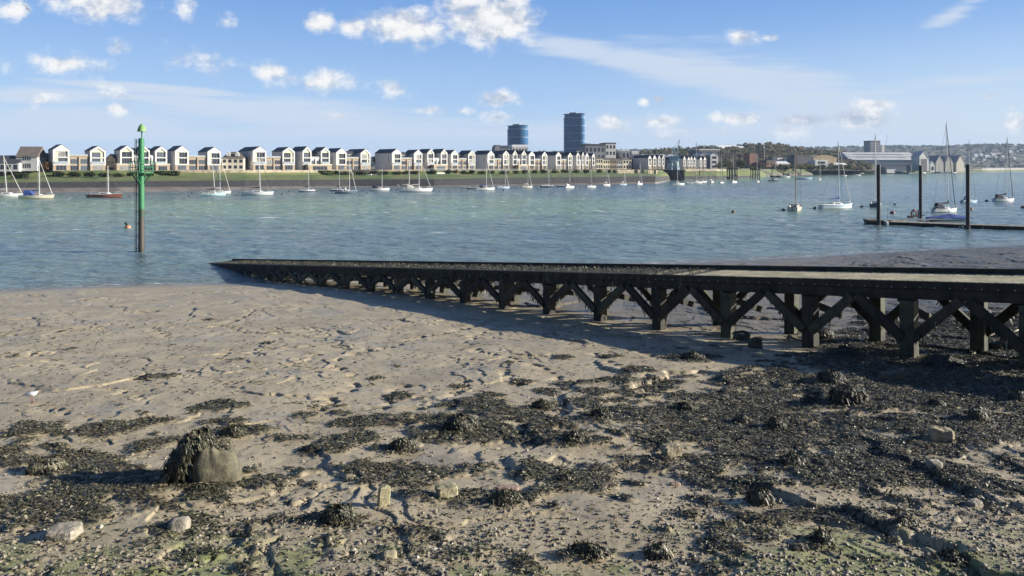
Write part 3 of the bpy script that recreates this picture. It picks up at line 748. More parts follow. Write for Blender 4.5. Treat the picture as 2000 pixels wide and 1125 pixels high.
# bleached branch beside the jetty
loc, m = place(1960, 664)
br = MB(); pts = [Vector((-.75, 0, .06)), Vector((-.3, .05, .12)), Vector((.15, -.03, .16)), Vector((.6, .02, .30)), Vector((.8, .1, .42))]
for i in range(4): br.tube(pts[i], pts[i+1], .05-.008*i, .042-.008*i, 7)
br.tube(pts[2], (.35, .35, .22), .025, .012, 6); br.tube(pts[1], (-.15, -.35, .1), .028, .01, 6)
tag(br.build("driftwood_branch", mat("bleached wood", (.36, .31, .22), .8, .2, 12), loc=loc, smooth=True), "bleached driftwood branch lying behind the right end of the jetty", "driftwood")
# ------------------------------------------------------------------ far bank: terrain
# columns of the survey plan: x -> (row, distance) of water edge, wall foot, wall top, grass top, house line, back land
HX0, HY0, HDX, HDY = -177.6, 285.0, 231.9, 205.0           # the straight building line of the house terrace
def row_at(x):
    k = (x-1000)/FP
    s = (k*HY0-HX0)/(HDX-k*HDY)
    return Vector((HX0+HDX*s, HY0+HDY*s, 0))
RD = Vector((HDX, HDY, 0)).normalized(); RN = Vector((RD.y, -RD.x, 0))
HROT = math.atan2(RD.y, RD.x)
BX = [-700, -300, 0, 230, 480, 680, 850, 1000, 1250, 1284, 1312, 1337, 1400, 1470, 1500, 1560, 1690, 1800, 1900, 1925, 2000, 2300, 2800]
E0 = [170, 215, 252, 262, 286, 321, 324, 350, 389, 392, 490, 514, 535, 598, 676, 779, 952, 1028, 1168, 1190, 1428, 1600, 1700]
YF = [371, 369, 365.7, 365, 364, 363, 362.5, 360, 355.4, 355, 351.5, 350.5, 349.5, 347, 344.6, 342.2, 339.2, 338.2, 336.8, 336.6, 334.8, 333.8, 333.5]
YT = [360, 358, 357, 354.5, 352.5, 350.7, 350, 347.5, 344.9, 344.7, 344.2, 344, 344, 343.5, 338.5, 337.5, 336.5, 335.5, 334.5, 334.4, 333, 332, 332]
YG = [347, 346.5, 345.6, 343, 341.5, 341, 340.8, 338, 336, 335.8, 334, 333, 332.5, 332.2, 332.5, 332.5, 333.5, 333.8, 333.3, 333.3, 332, 331, 331]
xs = np.concatenate([np.arange(-700, 0, 40), np.arange(0, 2000, 8), np.arange(2000, 2801, 40)])
def ip(a): return np.interp(xs, BX, a)
e0 = ip(E0)
hl = np.array([row_at(x).y if x < 1420 else 0 for x in xs]); hl = np.where(xs < 1420, hl, 0)
hl = np.maximum(hl, e0+60)
dF = e0+4; dT = e0+9
zE = np.full(len(xs), -.25); zF = height(ip(YF), dF); zT = height(ip(YT), dT)
dG = dT+.45*(hl-9-dT); zG = height(ip(YG), dG)
dP = dG+2.5; zP = np.maximum(zG+.5, height(333, dP))
zH = np.minimum(7.5, np.maximum(zP+.2, 6.6)); zF = np.clip(zF, .25, 2); zT = np.maximum(zT, zF+.8); zG = np.maximum(zG, zT+.3)
k = (xs-1000)/FP
rowsD = [e0-1.5, dF, dT, dT+1.6]; rowsZ = [zE, zF, zT-.12, zT]
for f in (.25, .5, .75, 1.0):
    rowsD.append(dT+1.6+(dG-dT-1.6)*f); rowsZ.append(zT+(zG-zT)*f**.8+.35*pn(xs*.03*(1+f), xs*0+f*7)*np.sin(f*3.1))
rowsD += [dP, hl-3, hl+40, hl+900]; rowsZ += [zP, zH, zH+.3, zH+1.5]
V = np.stack([np.stack([k*D, D, z], -1) for D, z in zip(rowsD, rowsZ)]).reshape(-1, 3)
GRASSB = mat("rough river bank grass", (.075, .115, .03), .9, .3, .12, c2=(.125, .14, .05), detail=8)
FARMUD = mat("far shore mud", (.135, .115, .10), .6, .2, .2, c2=(.20, .175, .15)); PAVE = mat("riverside path", (.33, .31, .27), .85, .15, .3)
LAND = mat("scrubby ground", (.10, .105, .05), .95, .3, .06, c2=(.17, .15, .09)); REVET = mat("dark wet revetment stone", (.028, .028, .030), .85, .35, .8, c2=(.048, .046, .045), bump=.1)
F = grid_faces(len(rowsD), len(xs)); mi = np.repeat([0, 1, 2, 1, 1, 1, 1, 1, 2, 3, 3], len(xs)-1)
tag(np_mesh("river_bank", V, F, [FARMUD, GRASSB, PAVE, LAND], mi=mi, smooth=False), "far river bank of mud, grass and path", "river bank", kind="structure")
# the sloping stone sea wall standing on it
def strip(name, sel, dz, m, label, cat):
    i = np.where(sel)[0]; kk = k[i]; off = .35
    pts = [(dF[i]-off-.3, zF[i]-.5), (dF[i]-off, zF[i]+.1), (dT[i]-off, zT[i]+dz), (dT[i]+.55, zT[i]+dz), (dT[i]+.55, zT[i]-.6)]
    V = np.stack([np.stack([kk*D, D, z], -1) for D, z in pts]).reshape(-1, 3)
    o = np_mesh(name, V, grid_faces(5, len(i)), m, smooth=False); tag(o, label, cat); return o
strip("river_wall", (xs <= 1312), .06, REVET, "dark sloping stone river wall below the houses on the far bank", "river wall")
strip("river_wall", (xs >= 1336) & (xs <= 1474), .06, REVET, "dark river wall below the grass bank right of the black pier", "river wall")
strip("river_wall", (xs >= 1496) & (xs <= 1742), .06, mat("dark quay wall", (.10, .085, .07), .85, .3, .5), "long low dark quay wall in front of the big shed", "river wall")

# ------------------------------------------------------------------ far hills and woodland
AUT = mat("autumn woodland", (.085, .088, .055), .95, .3, .035, c2=(.115, .10, .07), detail=6)
FARH = mat("distant hillside", (.05, .055, .035), .95, .4, .006, c2=(.085, .078, .055), detail=8)
def hill(name, pts, D0, D1, Db, label, m, back=600, base=7.0):
    px = np.arange(pts[0][0], pts[-1][0]+1, 6.0); ry = np.interp(px, [p[0] for p in pts], [p[1] for p in pts])
    kk = (px-1000)/FP; rows = []
    fs = np.linspace(0, 1, 9)
    top = height(ry, D1)+.025*D1/10*pn(px*.05, px*0+D1)
    for f in fs:
        D = D0+(D1-D0)*f; z = base-2+(top-base+2)*(f*f*(3-2*f))
        rows.append(np.stack([kk*D, np.full_like(kk, D), z+(1.2*D1/1000)*pn(px*.06, px*0+f*9)], -1))
    rows.append(np.stack([kk*(D1+back*.4), np.full_like(kk, D1+back*.4), top*.9], -1)); rows.append(np.stack([kk*(D1+back), np.full_like(kk, D1+back), top*0+base-3], -1))
    o = np_mesh(name, np.stack(rows).reshape(-1, 3), grid_faces(len(rows), len(px)), m); tag(o, label, "hill", kind="structure"); return px, top
WH = [(930, 322), (980, 309), (1060, 305), (1200, 308), (1250, 304), (1300, 298), (1350, 296), (1400, 292), (1450, 290), (1500, 287), (1530, 288), (1560, 295), (1600, 299), (1660, 305), (1720, 316)]
hill("hill", WH, 820, 1150, 0, "wooded hill behind the town", AUT)
FH = [(400, 318), (900, 306), (1150, 296), (1450, 291), (1560, 290), (1640, 289), (1700, 288.5), (1760, 287), (1800, 286.5), (1840, 288), (1880, 285.5), (1930, 284), (1990, 284.5), (2100, 283), (2400, 286), (2800, 296)]
hill("hills", FH, 1750, 3300, 0, "long blue grey hills on the horizon", FARH, 900)
def clumps(n, posf, size, m, name, label, per=26, flat=.85, seed=5, mats=None):
    """tree crowns as clouds of leaf clumps: one mass nobody could count"""
    g = np.random.default_rng(seed); P, S = posf(g, n)
    N = n*per
    d = g.normal(0, 1, (N, 3)); d /= np.linalg.norm(d, axis=1)[:, None]; rr = g.random(N)**.45
    c = np.repeat(P, per, 0)+d*rr[:, None]*np.repeat(S, per)[:, None]*np.array([1, 1, flat])
    q = np.repeat(S, per)*g.uniform(.22, .5, N)
    nrm = d+g.normal(0, .5, (N, 3)); nrm /= np.linalg.norm(nrm, axis=1)[:, None]
    a = np.cross(nrm, g.normal(0, 1, (N, 3))); a /= np.linalg.norm(a, axis=1)[:, None]; b_ = np.cross(nrm, a)
    V = np.stack([c+a*q[:, None], c+b_*q[:, None]*.8, c-a*q[:, None]*.9, c-b_*q[:, None]], 1)
    return V.reshape(-1, 3), np.arange(N*4).reshape(-1, 4)
def leafy(m, t, b, col):
    d = t.n('ShaderNodeBsdfDiffuse'); tr = t.n('ShaderNodeBsdfTranslucent'); t.L.new(col, d.inputs[0]); t.L.new(col, tr.inputs[0])
    mx = t.n('ShaderNodeMixShader'); mx.inputs[0].default_value = .45; t.L.new(d.outputs[0], mx.inputs[1]); t.L.new(tr.outputs[0], mx.inputs[2])
    t.L.new(mx.outputs[0], m.node_tree.nodes['Material Output'].inputs['Surface']); m.node_tree.nodes.remove(b)
def leaf_mat(name, c1, c2):
    m, t, b = new_mat(name); r = t.n('ShaderNodeNewGeometry').outputs['Random Per Island']
    tc = t.n('ShaderNodeTexCoord').outputs['Object']
    col = t.mix(r, c1, c2)
    leafy(m, t, b, col)
    return m
L_AUT, t, b = new_mat("mixed autumn foliage")
tcn = t.n('ShaderNodeTexCoord').outputs['Object']; rr_ = t.n('ShaderNodeNewGeometry').outputs['Random Per Island']
c_ = t.mix(t.ramp(t.noise(tcn, .045, 3, .6), .35, .62), (.095, .112, .060), (.165, .135, .095)); c_ = t.mix(t.math('MULTIPLY', rr_, .5), c_, (.19, .18, .115))
leafy(L_AUT, t, b, c_)
def wood_pos(g, n):
    x = g.uniform(960, 1700, n); f = g.random(n)**.7
    ry = np.interp(x, [p[0] for p in WH], [p[1] for p in WH]); D = 830+(1150-830)*f
    top = height(ry, 1150.)
    z = 5+(top-5)*(f*f*(3-2*f)); S = g.uniform(2.6, 5.2, n)*np.where(g.random(n) < .12, 1.35, 1)
    return np.stack([(x-1000)/FP*D, D, z+S*.55], -1), S
V, F = clumps(1900, wood_pos, 4, None, "", "", 30)
tag(np_mesh("woodland", V, F, L_AUT, smooth=False), "brown and green woodland covering the hill behind the town", "woodland", kind="stuff")
def wood2(g, n):
    x = g.uniform(400, 2500, n); f = g.random(n)**.8
    ry = np.interp(x, [p[0] for p in FH], [p[1] for p in FH]); D = 1750+1550*f
    top = height(ry, 3300.); z = 5+(top-5)*(f*f*(3-2*f)); S = g.uniform(5, 11, n)
    return np.stack([(x-1000)/FP*D, D, z+S*.3], -1), S
V, F = clumps(3600, wood2, 9, None, "", "", 14, .45, 8)
L_FAR = leaf_mat("far wood leaves", (.10, .11, .085), (.15, .15, .115))
tag(np_mesh("woodland", V, F, L_FAR, smooth=False), "distant woods mixed along the horizon hills", "woodland", kind="stuff")
def wood3(g, n):
    x = np.concatenate([g.uniform(1560, 1665, n//2), g.uniform(1440, 1560, n-n//2)]); D = g.uniform(730, 800, n)
    S = g.uniform(1.6, 3.6, n); return np.stack([(x-1000)/FP*D, D, 6.5+S*.7], -1), S
V, F = clumps(90, wood3, 3, None, "", "", 26, .8, 12)
tag(np_mesh("scrub", V, F, leaf_mat("scrub leaves", (.06, .07, .03), (.12, .12, .06)), smooth=False), "low scrub behind the quay buildings", "scrub", kind="stuff")

# ------------------------------------------------------------------ houses
M_WHITE = mat("white render", (.50, .495, .475), .7, .05, .3); M_GREYW = mat("pale cladding", (.50, .49, .47), .7, .08, .4, sc=(6, 6, .3))
M_SLATE = mat("dark slate", (.050, .052, .060), .6, .2, 1.5); M_BRICK = mat("tan brick", (.31, .25, .175), .85, .12, 1.2); M_BROWNROOF = mat("grey brown roof tile", (.13, .11, .095), .8, .2, 1)
M_PANEL = mat("pale yellow panel", (.52, .52, .36), .7, .06, .6); M_GLASS = mat("dark window glass", (.030, .036, .046), .12, .2, .4, spec=.6); M_FRAME = mat("grey window frame", (.17, .18, .20), .5, .1, 2)
M_BRN = mat("brown brick", (.26, .14, .09), .85, .15, .8); M_ORANGE = mat("orange brick", (.36, .20, .115), .85, .15, .8); M_REDB = mat("dark red brick", (.17, .085, .065), .85, .2, .5)
M_CREAM = mat("cream render", (.68, .62, .47), .75, .06, .4); M_GREYB = mat("grey block wall", (.20, .205, .22), .75, .12, .4); M_DKB = mat("dark building", (.09, .085, .09), .75, .2, .3)
M_BALUS = mat("glass balustrade", (.30, .34, .36), .2, .1, 1); M_LGREY = mat("light grey sheet roof", (.52, .53, .54), .5, .06, .2); M_WROOF = mat("white sheet roof", (.72, .72, .73), .55, .05, .2)
M_OCHRE = mat("ochre cladding", (.42, .32, .19), .8, .1, .4); M_STONE = mat("old quay stone", (.33, .28, .20), .9, .25, .5)
def zbase(x): return 7.35
M_GLASS2 = mat("sky lit window glass", (.07, .085, .105), .1, .2, .4, spec=.8); M_BLIND = mat("window with pale blinds", (.22, .215, .20), .3, .3, 1.2)
HR = random.Random(5)
def window(parent, a, b_, z0, z1, y, mull=2, m=None, fr=M_FRAME):
    m = m or HR.choice((M_GLASS, M_GLASS, M_GLASS, M_GLASS2, M_GLASS2, M_BLIND))
    w = MB().box((a, y, z0), (b_, y+.05, z1)); o = w.build("window", m, parent, fix=False)
    if mull:
        f = MB(); h = .05
        for q in range(1, mull): xx = a+(b_-a)*q/mull; f.box((xx-h, y-.045, z0), (xx+h, y-.004, z1))
        f.box((a-.06, y-.045, z0-.08), (b_+.06, y-.004, z0)); f.box((a-.06, y-.045, z1), (b_+.06, y-.004, z1+.08))
        f.build("window_frame", fr, o, fix=False)
    return o
def gable_house(x0, x1, label, big=1.0, yel=0, ground=True, depth=9.0, detail=True, zb=None, eave=8.1, rise=1.9, group="white gabled houses along the far bank"):
    P, Q = row_at(x0), row_at(x1); Wd = (Q-P).length; zb = 7.35 if zb is None else zb
    r = empty("gabled_house", (P.x, P.y, zb), HROT, label, "house", group)
    big *= HR.uniform(.975, 1.025); H = eave*big; T = H+rise*big*HR.uniform(.92, 1.12); fl = 2.55*big
    wall = MB(); wall.prism([(0, 0), (Wd, 0), (Wd, H), (Wd/2, T), (0, H)], .55, depth); wall.build("wall", M_GREYW, r)
    fr = MB(); tk = .62 if Wd > 4 else .45
    fr.box((0, 0, fl-.25), (tk, .55, H)); fr.box((Wd-tk, 0, fl-.25), (Wd, .55, H)); fr.box((tk, .0, fl-.25), (Wd-tk, .54, fl+.2)); mid = fl+(H-fl)*.5; fr.box((tk, .05, mid-.3), (Wd-tk, .54, mid+.15))
    for s_ in (0, 1):
        pa = [(0, H), (Wd/2, T), (Wd/2, T-.85), (tk, H-.55), (tk, H-.9), (0, H-.9)]
        if s_: pa = [(Wd-a, z) for a, z in pa][::-1]
        fr.prism(pa, -.004-.003*s_, .548)
    if not yel: fr.prism([(tk, H-.62), (Wd-tk, H-.62), (Wd/2, T-.80)], .12, .54)
    fr.build("gable_front", M_WHITE, r)
    if yel: MB().prism([(tk, H-.62), (Wd-tk, H-.62), (Wd/2, T-.80)], .3, .54).build("gable_panel", M_PANEL, r)
    for (za, zb_) in ((fl+.22, mid-.32), (mid+.17, H-.64)):
        wl, wr = (tk+.28*(Wd-2*tk), Wd-tk) if yel != 2 else (tk, tk+.72*(Wd-2*tk))
        if yel == 1: wl, wr = tk+.03, Wd-tk-.03
        else:
            if yel != 2: MB().box((tk, .42, za), (wl-.03, .54, zb_)).build("side_panel", M_PANEL, r, fix=False)
            else: MB().box((wr+.03, .42, za), (Wd-tk, .54, zb_)).build("side_panel", M_PANEL, r, fix=False)
        window(r, wl, wr, za, zb_, .46, HR.choice((2, 3, 3, 4)) if detail else 0)
    MB().box((.05, -.12, 0), (Wd-.05, .5, fl-.27)).build("brick_base", M_BRICK, r, fix=False)
    if detail and HR.random() < .6: MB().box((tk*.6, -.25, fl+.2), (Wd-tk*.6, -.2, fl+1.15)).build("balcony_screen", M_BALUS, r, fix=False)
    if ground: window(r, Wd*.2, Wd*.8, .3, fl-.5, -.18, 3 if detail else 0)
    rf = MB(); t_ = .16; ov = .12
    for s_ in (0, 1):
        pa = [(-ov, H-ov*.4), (Wd/2, T+.02), (Wd/2, T+t_+.05), (-ov-.05, H+t_)]
        if s_: pa = [(Wd-a, z) for a, z in pa][::-1]
        rf.prism(pa, .30+.004*s_, depth+.2)
    rf.build("roof", M_SLATE, r)
    if detail: MB().box((-.03, 3.0, H*.45), (.01, 3.5, H*.82)).build("side_window", M_GLASS, r, fix=False)
    return r
def link_block(x0, x1, label, h=5.4, upper=True, nwin=2, m=M_BRICK):
    P, Q = row_at(x0), row_at(x1); Wd = (Q-P).length
    r = empty("terrace_block", (P.x, P.y, 7.35), HROT, label, "house", "lower linking blocks between the gables")
    MB().box((.05, .8, 0), (Wd-.05, 9.5, h)).build("wall", m, r, fix=False)
    for lev in (0, 1):
        for q in range(nwin):
            a = Wd*(q+.12)/nwin; b_ = Wd*(q+.88)/nwin; window(r, a, b_, .3+2.55*lev, 2.0+2.6*lev, .74, 3)
    MB().box((Wd/2-.3, .35, 0), (Wd/2+.3, .78, h)).build("pier", m, r, fix=False)
    MB().box((.05, .5, h), (Wd-.05, .9, h+.35)).build("parapet", m, r, fix=False)
    MB().box((.1, .66, h+.35), (Wd-.1, .72, h+1.0)).build("balustrade", M_BALUS, r, fix=False)
    if upper:
        MB().box((.06, 4.2, h+.01), (Wd-.06, 9.4, h+2.4)).build("upper_storey", M_GREYW, r, fix=False)
        window(r, Wd*.15, Wd*.85, h+.3, h+2.0, 4.14, 4)
        MB().prism([(3.9, h+2.4), (10, h+2.4), (10, h+2.6), (7, h+4.0), (3.9, h+2.6)], .02, Wd-.02, axis='x').build("roof", M_SLATE, r)
    return r
def podium(x0, x1, label):
    P, Q = row_at(x0), row_at(x1); Wd = (Q-P).length; B = P+RN*3.2
    r = empty("garden_room", (B.x, B.y, 7.2), HROT, label, "extension", "brick garden rooms in front of the gables")
    MB().box((0, 0, 0), (Wd, 2.9, 2.7)).build("wall", M_BRICK, r, fix=False); window(r, Wd*.2, Wd*.8, .3, 2.0, -.06, 4)
    MB().box((-.15, -.2, 2.7), (Wd+.15, 2.95, 2.95)).build("roof", M_CREAM, r, fix=False)
GAB = [ # x0, x1, label, yel, big, detail
 (103.3, 135.7, "white gabled house, left one of the pair nearest the left edge of the terrace", 0, 1.0), (176, 206.7, "white gabled house, right one of the pair left of the green beacon", 2, 1.0),
 (234.7, 261, "gabled house with pale yellow gable just left of the green beacon", 1, 1.04), (272.5, 292.5, "gabled house partly hidden behind the green beacon column", 1, 1.04), (303, 326.6, "gabled house with pale yellow gable just right of the green beacon", 1, 1.04),
 (342, 368.5, "white gabled house, second to the right of the green beacon", 0, 1.04), (405.3, 431.6, "white gabled house just left of the old cream house", 0, 1.04),
 (493.7, 520, "white gabled house with long dark roof just right of the old cream house", 0, 1.08), (552, 576, "white gabled house, second to the right of the old cream house", 2, 1.06),
 (591, 608.5, "yellow-gabled house, left one of the close pair over a garden room, mid left", 1, 1.12), (626.8, 644.4, "yellow-gabled house, right one of the close pair over a garden room, mid left", 1, 1.10),
 (656.6, 676.8, "white gabled house left of the dark-roofed link with terrace, behind the grey motor sailer", 0, 1.09), (704.3, 723.6, "white gabled house right of the dark-roofed link, before the thin willowy trees", 2, 1.07),
 (765.6, 784, "white gabled house just right of the thin willowy trees", 0, 1.10), (808.5, 825, "white gabled house behind the white ketch's masts", 0, 1.08),
 (834.8, 848, "narrow yellow-gabled house first right of the white ketch's masts", 1, 1.14), (861, 874, "narrow yellow-gabled house second right of the white ketch's masts", 1, 1.14),
 (881, 895, "white gabled house third right of the white ketch's masts", 0, 1.09), (914.5, 928.5, "white gabled house left of the small tree before the blue-covered sloop's mast", 2, 1.09),
 (952.3, 965.5, "white gabled house right beside the blue-covered sloop's mast", 0, 1.10), (982.6, 994.6, "white gabled house directly below the left glass tower's left edge", 2, 1.10),
 (1001.7, 1010.4, "narrow yellow-gabled house below the left glass tower", 1, 1.13), (1019, 1028, "narrow yellow-gabled house below the left glass tower's right edge", 1, 1.13),
 (1033, 1044.6, "white gabled house first right of the left glass tower", 0, 1.08), (1058.6, 1069, "white gabled house second right of the left glass tower", 2, 1.08),
 (1085.7, 1096, "white gabled house just left of the tall glass tower", 0, 1.07), (1109.4, 1118, "white gabled house below the tall glass tower's left part", 2, 1.07),
 (1126, 1132, "narrow gabled house below the tall glass tower, left of two", 1, 1.14), (1136.5, 1141, "narrow gabled house below the tall glass tower's right edge", 1, 1.14),
 (1143.5, 1149.6, "narrow white gable first right of the tall glass tower", 0, 1.06), (1156.7, 1162, "narrow white gable second right of the tall glass tower", 0, 1.06),
 (1266.6, 1272, "small white gable first left of the black pier with the crane, far left of four", 0, .98), (1276, 1281.5, "small white gable second of four left of the crane", 0, .98), (1286, 1289.6, "small white gable third of four left of the crane", 1, 1.0), (1293.8, 1297.6, "small white gable fourth of four, nearest the crane", 1, 1.0),
 (1335, 1339, "small white gable immediately right of the crane", 0, .95), (1343.4, 1347.4, "second small white gable right of the crane", 0, .95), (1349, 1352.4, "third small white gable right of the crane", 0, .95), (1355, 1358.6, "fourth small white gable right of the crane", 0, .95),
 (1367, 1371, "small white gable before the left tall twin-gabled block", 0, .93), (1375, 1379, "small white gable before the right of the left tall gable", 0, .93)]
for i, (a, b_, lab, yl, bg_) in enumerate(GAB):
    gable_house(a, b_, lab, bg_, yl, detail=a < 1000, depth={765.6: 17, 952.3: 13, 1085.7: 14, 493.7: 17, 552: 12, 591: 13, 656.6: 12, 704.3: 16, 342: 11, 405.3: 12, 1033: 12}.get(a, 9.5 if a < 1250 else 14))
LNK = [(136.2, 175.5, "low tan brick link with roof terrace between the two leftmost white gables", False), (369, 405, "tan brick link with terrace left of the old cream house", False), (520.5, 551.5, "tan brick link with terrace right of the old cream house", False),
 (677.2, 704, "tan link with dark roof behind the grey motor sailer", True), (784.4, 808.2, "tan link with dark roof left of the white ketch", True), (895.4, 914.2, "tan link between gables right of the white ketch", True),
 (966, 982.3, "tan link left of the left glass tower", True), (1045, 1058.3, "tan link between the two glass towers, left one", True), (1096.4, 1109, "tan link below the tall glass tower", True), (1272.3, 1275.7, "tiny link between small white gables left of the crane", True),
 (609, 626.4, "recessed grey link between the close yellow gables, mid left", True), (848.4, 860.6, "recessed link between narrow yellow gables right of the ketch", True), (1010.8, 1018.6, "recessed link below the left glass tower", True), (261.4, 272.1, "recessed link left of the green beacon column", True), (293, 302.6, "recessed link right of the green beacon column", True), (1132.3, 1136.2, "narrow recessed link below the tall glass tower", True), (1150, 1156.4, "narrow link right of the tall glass tower", True)]
for a, b_, lab, up in LNK: link_block(a, b_, lab, 5.6, up, 2 if b_-a > 12 else 1, M_BRICK if not lab.startswith(("recessed", "narrow rec")) else M_GREYW)
for a, b_, lab in ((224, 259, "tan garden room left of the green beacon"), (300, 327, "tan garden room right of the green beacon"), (596, 642, "tan garden room under the close yellow gables, mid left"), (841, 868, "tan garden room under the narrow yellow gables"), (1006, 1025, "tan garden room below the left glass tower")): podium(a, b_, lab)
def house_tri(name, x0, x1, yr, ye, yb, D, depth, label, cat, wm, rm, gable='par', wins=(0, 0), rot=R(12), group=None, zb=None, gdepth=None):
    """generic building: gable 'par' ridge along its width, 'perp' gable end to the viewer, 'flat', 'hip', 'barrel'"""
    w = (x1-x0)/FP*D; p = wpt(x0, D); ze = height(ye, D); zr = height(yr, D); z0 = height(yb, D) if zb is None else zb
    r = empty(name, (p.x, p.y, z0), rot, label, cat, group); H = ze-z0; T = zr-z0
    if gable == 'perp':
        MB().prism([(0, 0), (w, 0), (w, H), (w/2, T), (0, H)], 0, depth).build("wall", wm, r)
        rf = MB()
        for s_ in (0, 1):
            pa = [(-.2, H-.1), (w/2, T+.02), (w/2, T+.3), (-.25, H+.18)]
            if s_: pa = [(w-a, z) for a, z in pa][::-1]
            rf.prism(pa, -.25+.004*s_, depth+.2)
        rf.build("roof", rm, r)
    else:
        MB().box((0, 0, 0), (w, depth, H)).build("wall", wm, r, fix=False)
        if gable == 'par': MB().prism([(-.3, H), (depth+.3, H), (depth/2, T)], -.2, w+.2, axis='x').build("roof", rm, r)
        elif gable == 'hip':
            i = min(w*.3, depth*.5); vs = [(-.3, -.3, H), (w+.3, -.3, H), (w+.3, depth+.3, H), (-.3, depth+.3, H), (i, depth/2, T), (w-i, depth/2, T)]
            MB().add(vs, [(0, 1, 5, 4), (1, 2, 5), (2, 3, 4, 5), (3, 0, 4), (3, 2, 1, 0)]).build("roof", rm, r)
        elif gable == 'barrel':
            arc = [(-.2+(w+.4)*q/12, H+(T-H)*math.sin(math.pi*q/12)) for q in range(13)]; MB().prism(arc, -.3, depth).build("roof", rm, r)
        else: MB().box((-.15, -.15, H), (w+.15, depth+.15, max(T, H+.3))).build("roof", rm, r, fix=False)
    nc_, nr_ = wins
    for a in range(nr_):
        for c_ in range(nc_):
            xw = w*(c_+.22)/nc_; xe = w*(c_+.78)/nc_; za = H*(a+.25)/nr_; zb2 = H*(a+.78)/nr_
            MB().box((xw, -.06, za), (xe, .03, zb2)).build("window", M_GLASS, r, fix=False)
    return r
HT = house_tri
HT("dark_roofed_house", -28, 30, 303, 318, 335, 278, 9, "low white house with dark roof at the left edge", "house", M_WHITE, M_SLATE, 'par', (5, 1))
t_ = HT("tall_roofed_house", 31, 68.5, 285.5, 307, 334, 282, 9, "white house with a tall grey-brown roof at the left", "house", M_WHITE, M_BROWNROOF, 'par', (0, 0))
for a in (1.1, 2.6): 
    for q in range(4): MB().box((2.4+q*.75, -.06, a*1.95-1.0), (2.8+q*.75, .03, a*1.95+.7)).build("window", M_GLASS, t_, fix=False)
HT("brick_gable_house", 70, 102, 300, 311, 334, 292, 11, "tan brick house end beside the white house with the tall roof", "house", M_BRICK, M_SLATE, 'perp', (1, 2))
HT("brick_gable_house", 206, 224, 302, 312, 334, 303, 10, "narrow tan house end left of the green beacon's garden room", "house", M_BRICK, M_SLATE, 'perp', (1, 2))
oc = HT("old_house", 433, 474, 296, 309, 332, 332, 10, "old cream house with hipped grey-brown roof and dormers between the white gables", "house", M_CREAM, M_BROWNROOF, 'hip', (4, 2))
for q in (2.8, 6.4): MB().prism([(q-.8, 6.2), (q+.8, 6.2), (q+.8, 7.4), (q, 8.3), (q-.8, 7.4)], .6, 2.6).build("dormer", M_WHITE, oc)
for i, (a, b_, yr, ye, m_, lab) in enumerate([(1164, 1178, 306.5, 310, M_CREAM, "cream end house of the lower terrace right of the tall glass tower"), (1178.5, 1191, 309, 312, M_CREAM, "second cream house of the lower terrace"), (1191.5, 1204, 308, 312, M_BRICK, "pinkish tan house of the lower terrace"),
        (1204.5, 1217, 310, 313, M_GREYW, "grey house of the lower terrace"), (1217.5, 1234, 308.5, 312, M_CREAM, "cream right end house of the lower terrace")]):
    HT("terraced_house", a, b_, yr, ye, 330.5, 500+i*7, 12, lab, "house", m_, M_BROWNROOF, 'par', (3, 2), group="lower cream terrace")
HT("grey_sided_house", 1234.5, 1266, 306.5, 313, 330.5, 545, 12, "long blank grey-sided house left of the small white gables", "house", M_GREYB, M_SLATE, 'par', (0, 0)); HT("grey_sided_house", 1298, 1312.5, 306, 312.5, 330, 562, 12, "blank grey-sided house behind the crane", "house", M_GREYB, M_SLATE, 'par'); HT("grey_sided_house", 1359, 1366.5, 308, 314, 330, 590, 12, "narrow blank grey house left of the twin-gabled block", "house", M_GREYB, M_SLATE, 'par')
tw = []
for a, lab in ((1368, "tall grey gable of the twin-gabled block, left one"), (1387.5, "tall pale gable of the twin-gabled block, right one with bright side wall")):
    r_ = HT("tall_gabled_block", a, a+16.5, 299, 303.5, 330, 640, 16, lab, "house", M_GREYB if a < 1380 else M_WHITE, M_LGREY, 'perp', (1, 3))
HT("dark_infill_block", 1384.6, 1387.3, 305, 305, 330, 645, 12, "dark glazed infill between the tall twin gables", "building", M_DKB, M_DKB, 'flat')
# blocks behind the terrace
HT("rooftop_block", 968, 996, 283.5, 289, 330, 560, 16, "dark-roofed block behind the terrace left of the left glass tower", "building", M_GREYB, M_SLATE, 'par', (4, 3)); HT("lift_tower", 967, 976, 283, 284, 330, 545, 6, "grey lift tower at the left of the dark-roofed block", "building", M_GREYB, M_GREYB, 'flat')
HT("rooftop_block", 1001, 1031, 282.5, 287, 330, 575, 16, "white-topped block in front of the left glass tower", "building", M_GREYW, M_WROOF, 'flat', (5, 3))
HT("grey_block", 1143, 1183, 281, 285, 330, 620, 18, "large grey block right of the tall glass tower", "building", M_GREYB, M_SLATE, 'flat', (5, 3)); HT("white_block", 1183, 1204, 278.5, 281, 330, 625, 16, "white-cornered block beside the large grey block", "building", M_WHITE, M_SLATE, 'flat', (3, 4)); HT("penthouse_block", 1145, 1154, 280, 280.5, 286, 628, 6, "small dark penthouse on the large grey block's left end", "building", M_DKB, M_WROOF, 'flat')
HT("dark_block", 1192, 1234, 296, 299, 330, 640, 14, "dark low block behind the cream terrace", "building", M_DKB, M_SLATE, 'par', (6, 2)); HT("grey_block", 1215, 1231, 293, 295, 330, 632, 10, "small grey block rising over the cream terrace", "building", M_GREYB, M_LGREY, 'flat', (2, 2)); HT("white_block", 1234, 1248, 295, 297, 330, 645, 12, "small white block behind the cream terrace's right end", "building", M_WHITE, M_LGREY, 'flat', (3, 2)); HT("white_topped_block", 1122, 1142, 293.5, 297, 330, 560, 12, "white-gabled roof rising before the tall glass tower", "building", M_WHITE, M_SLATE, 'perp', (2, 2))
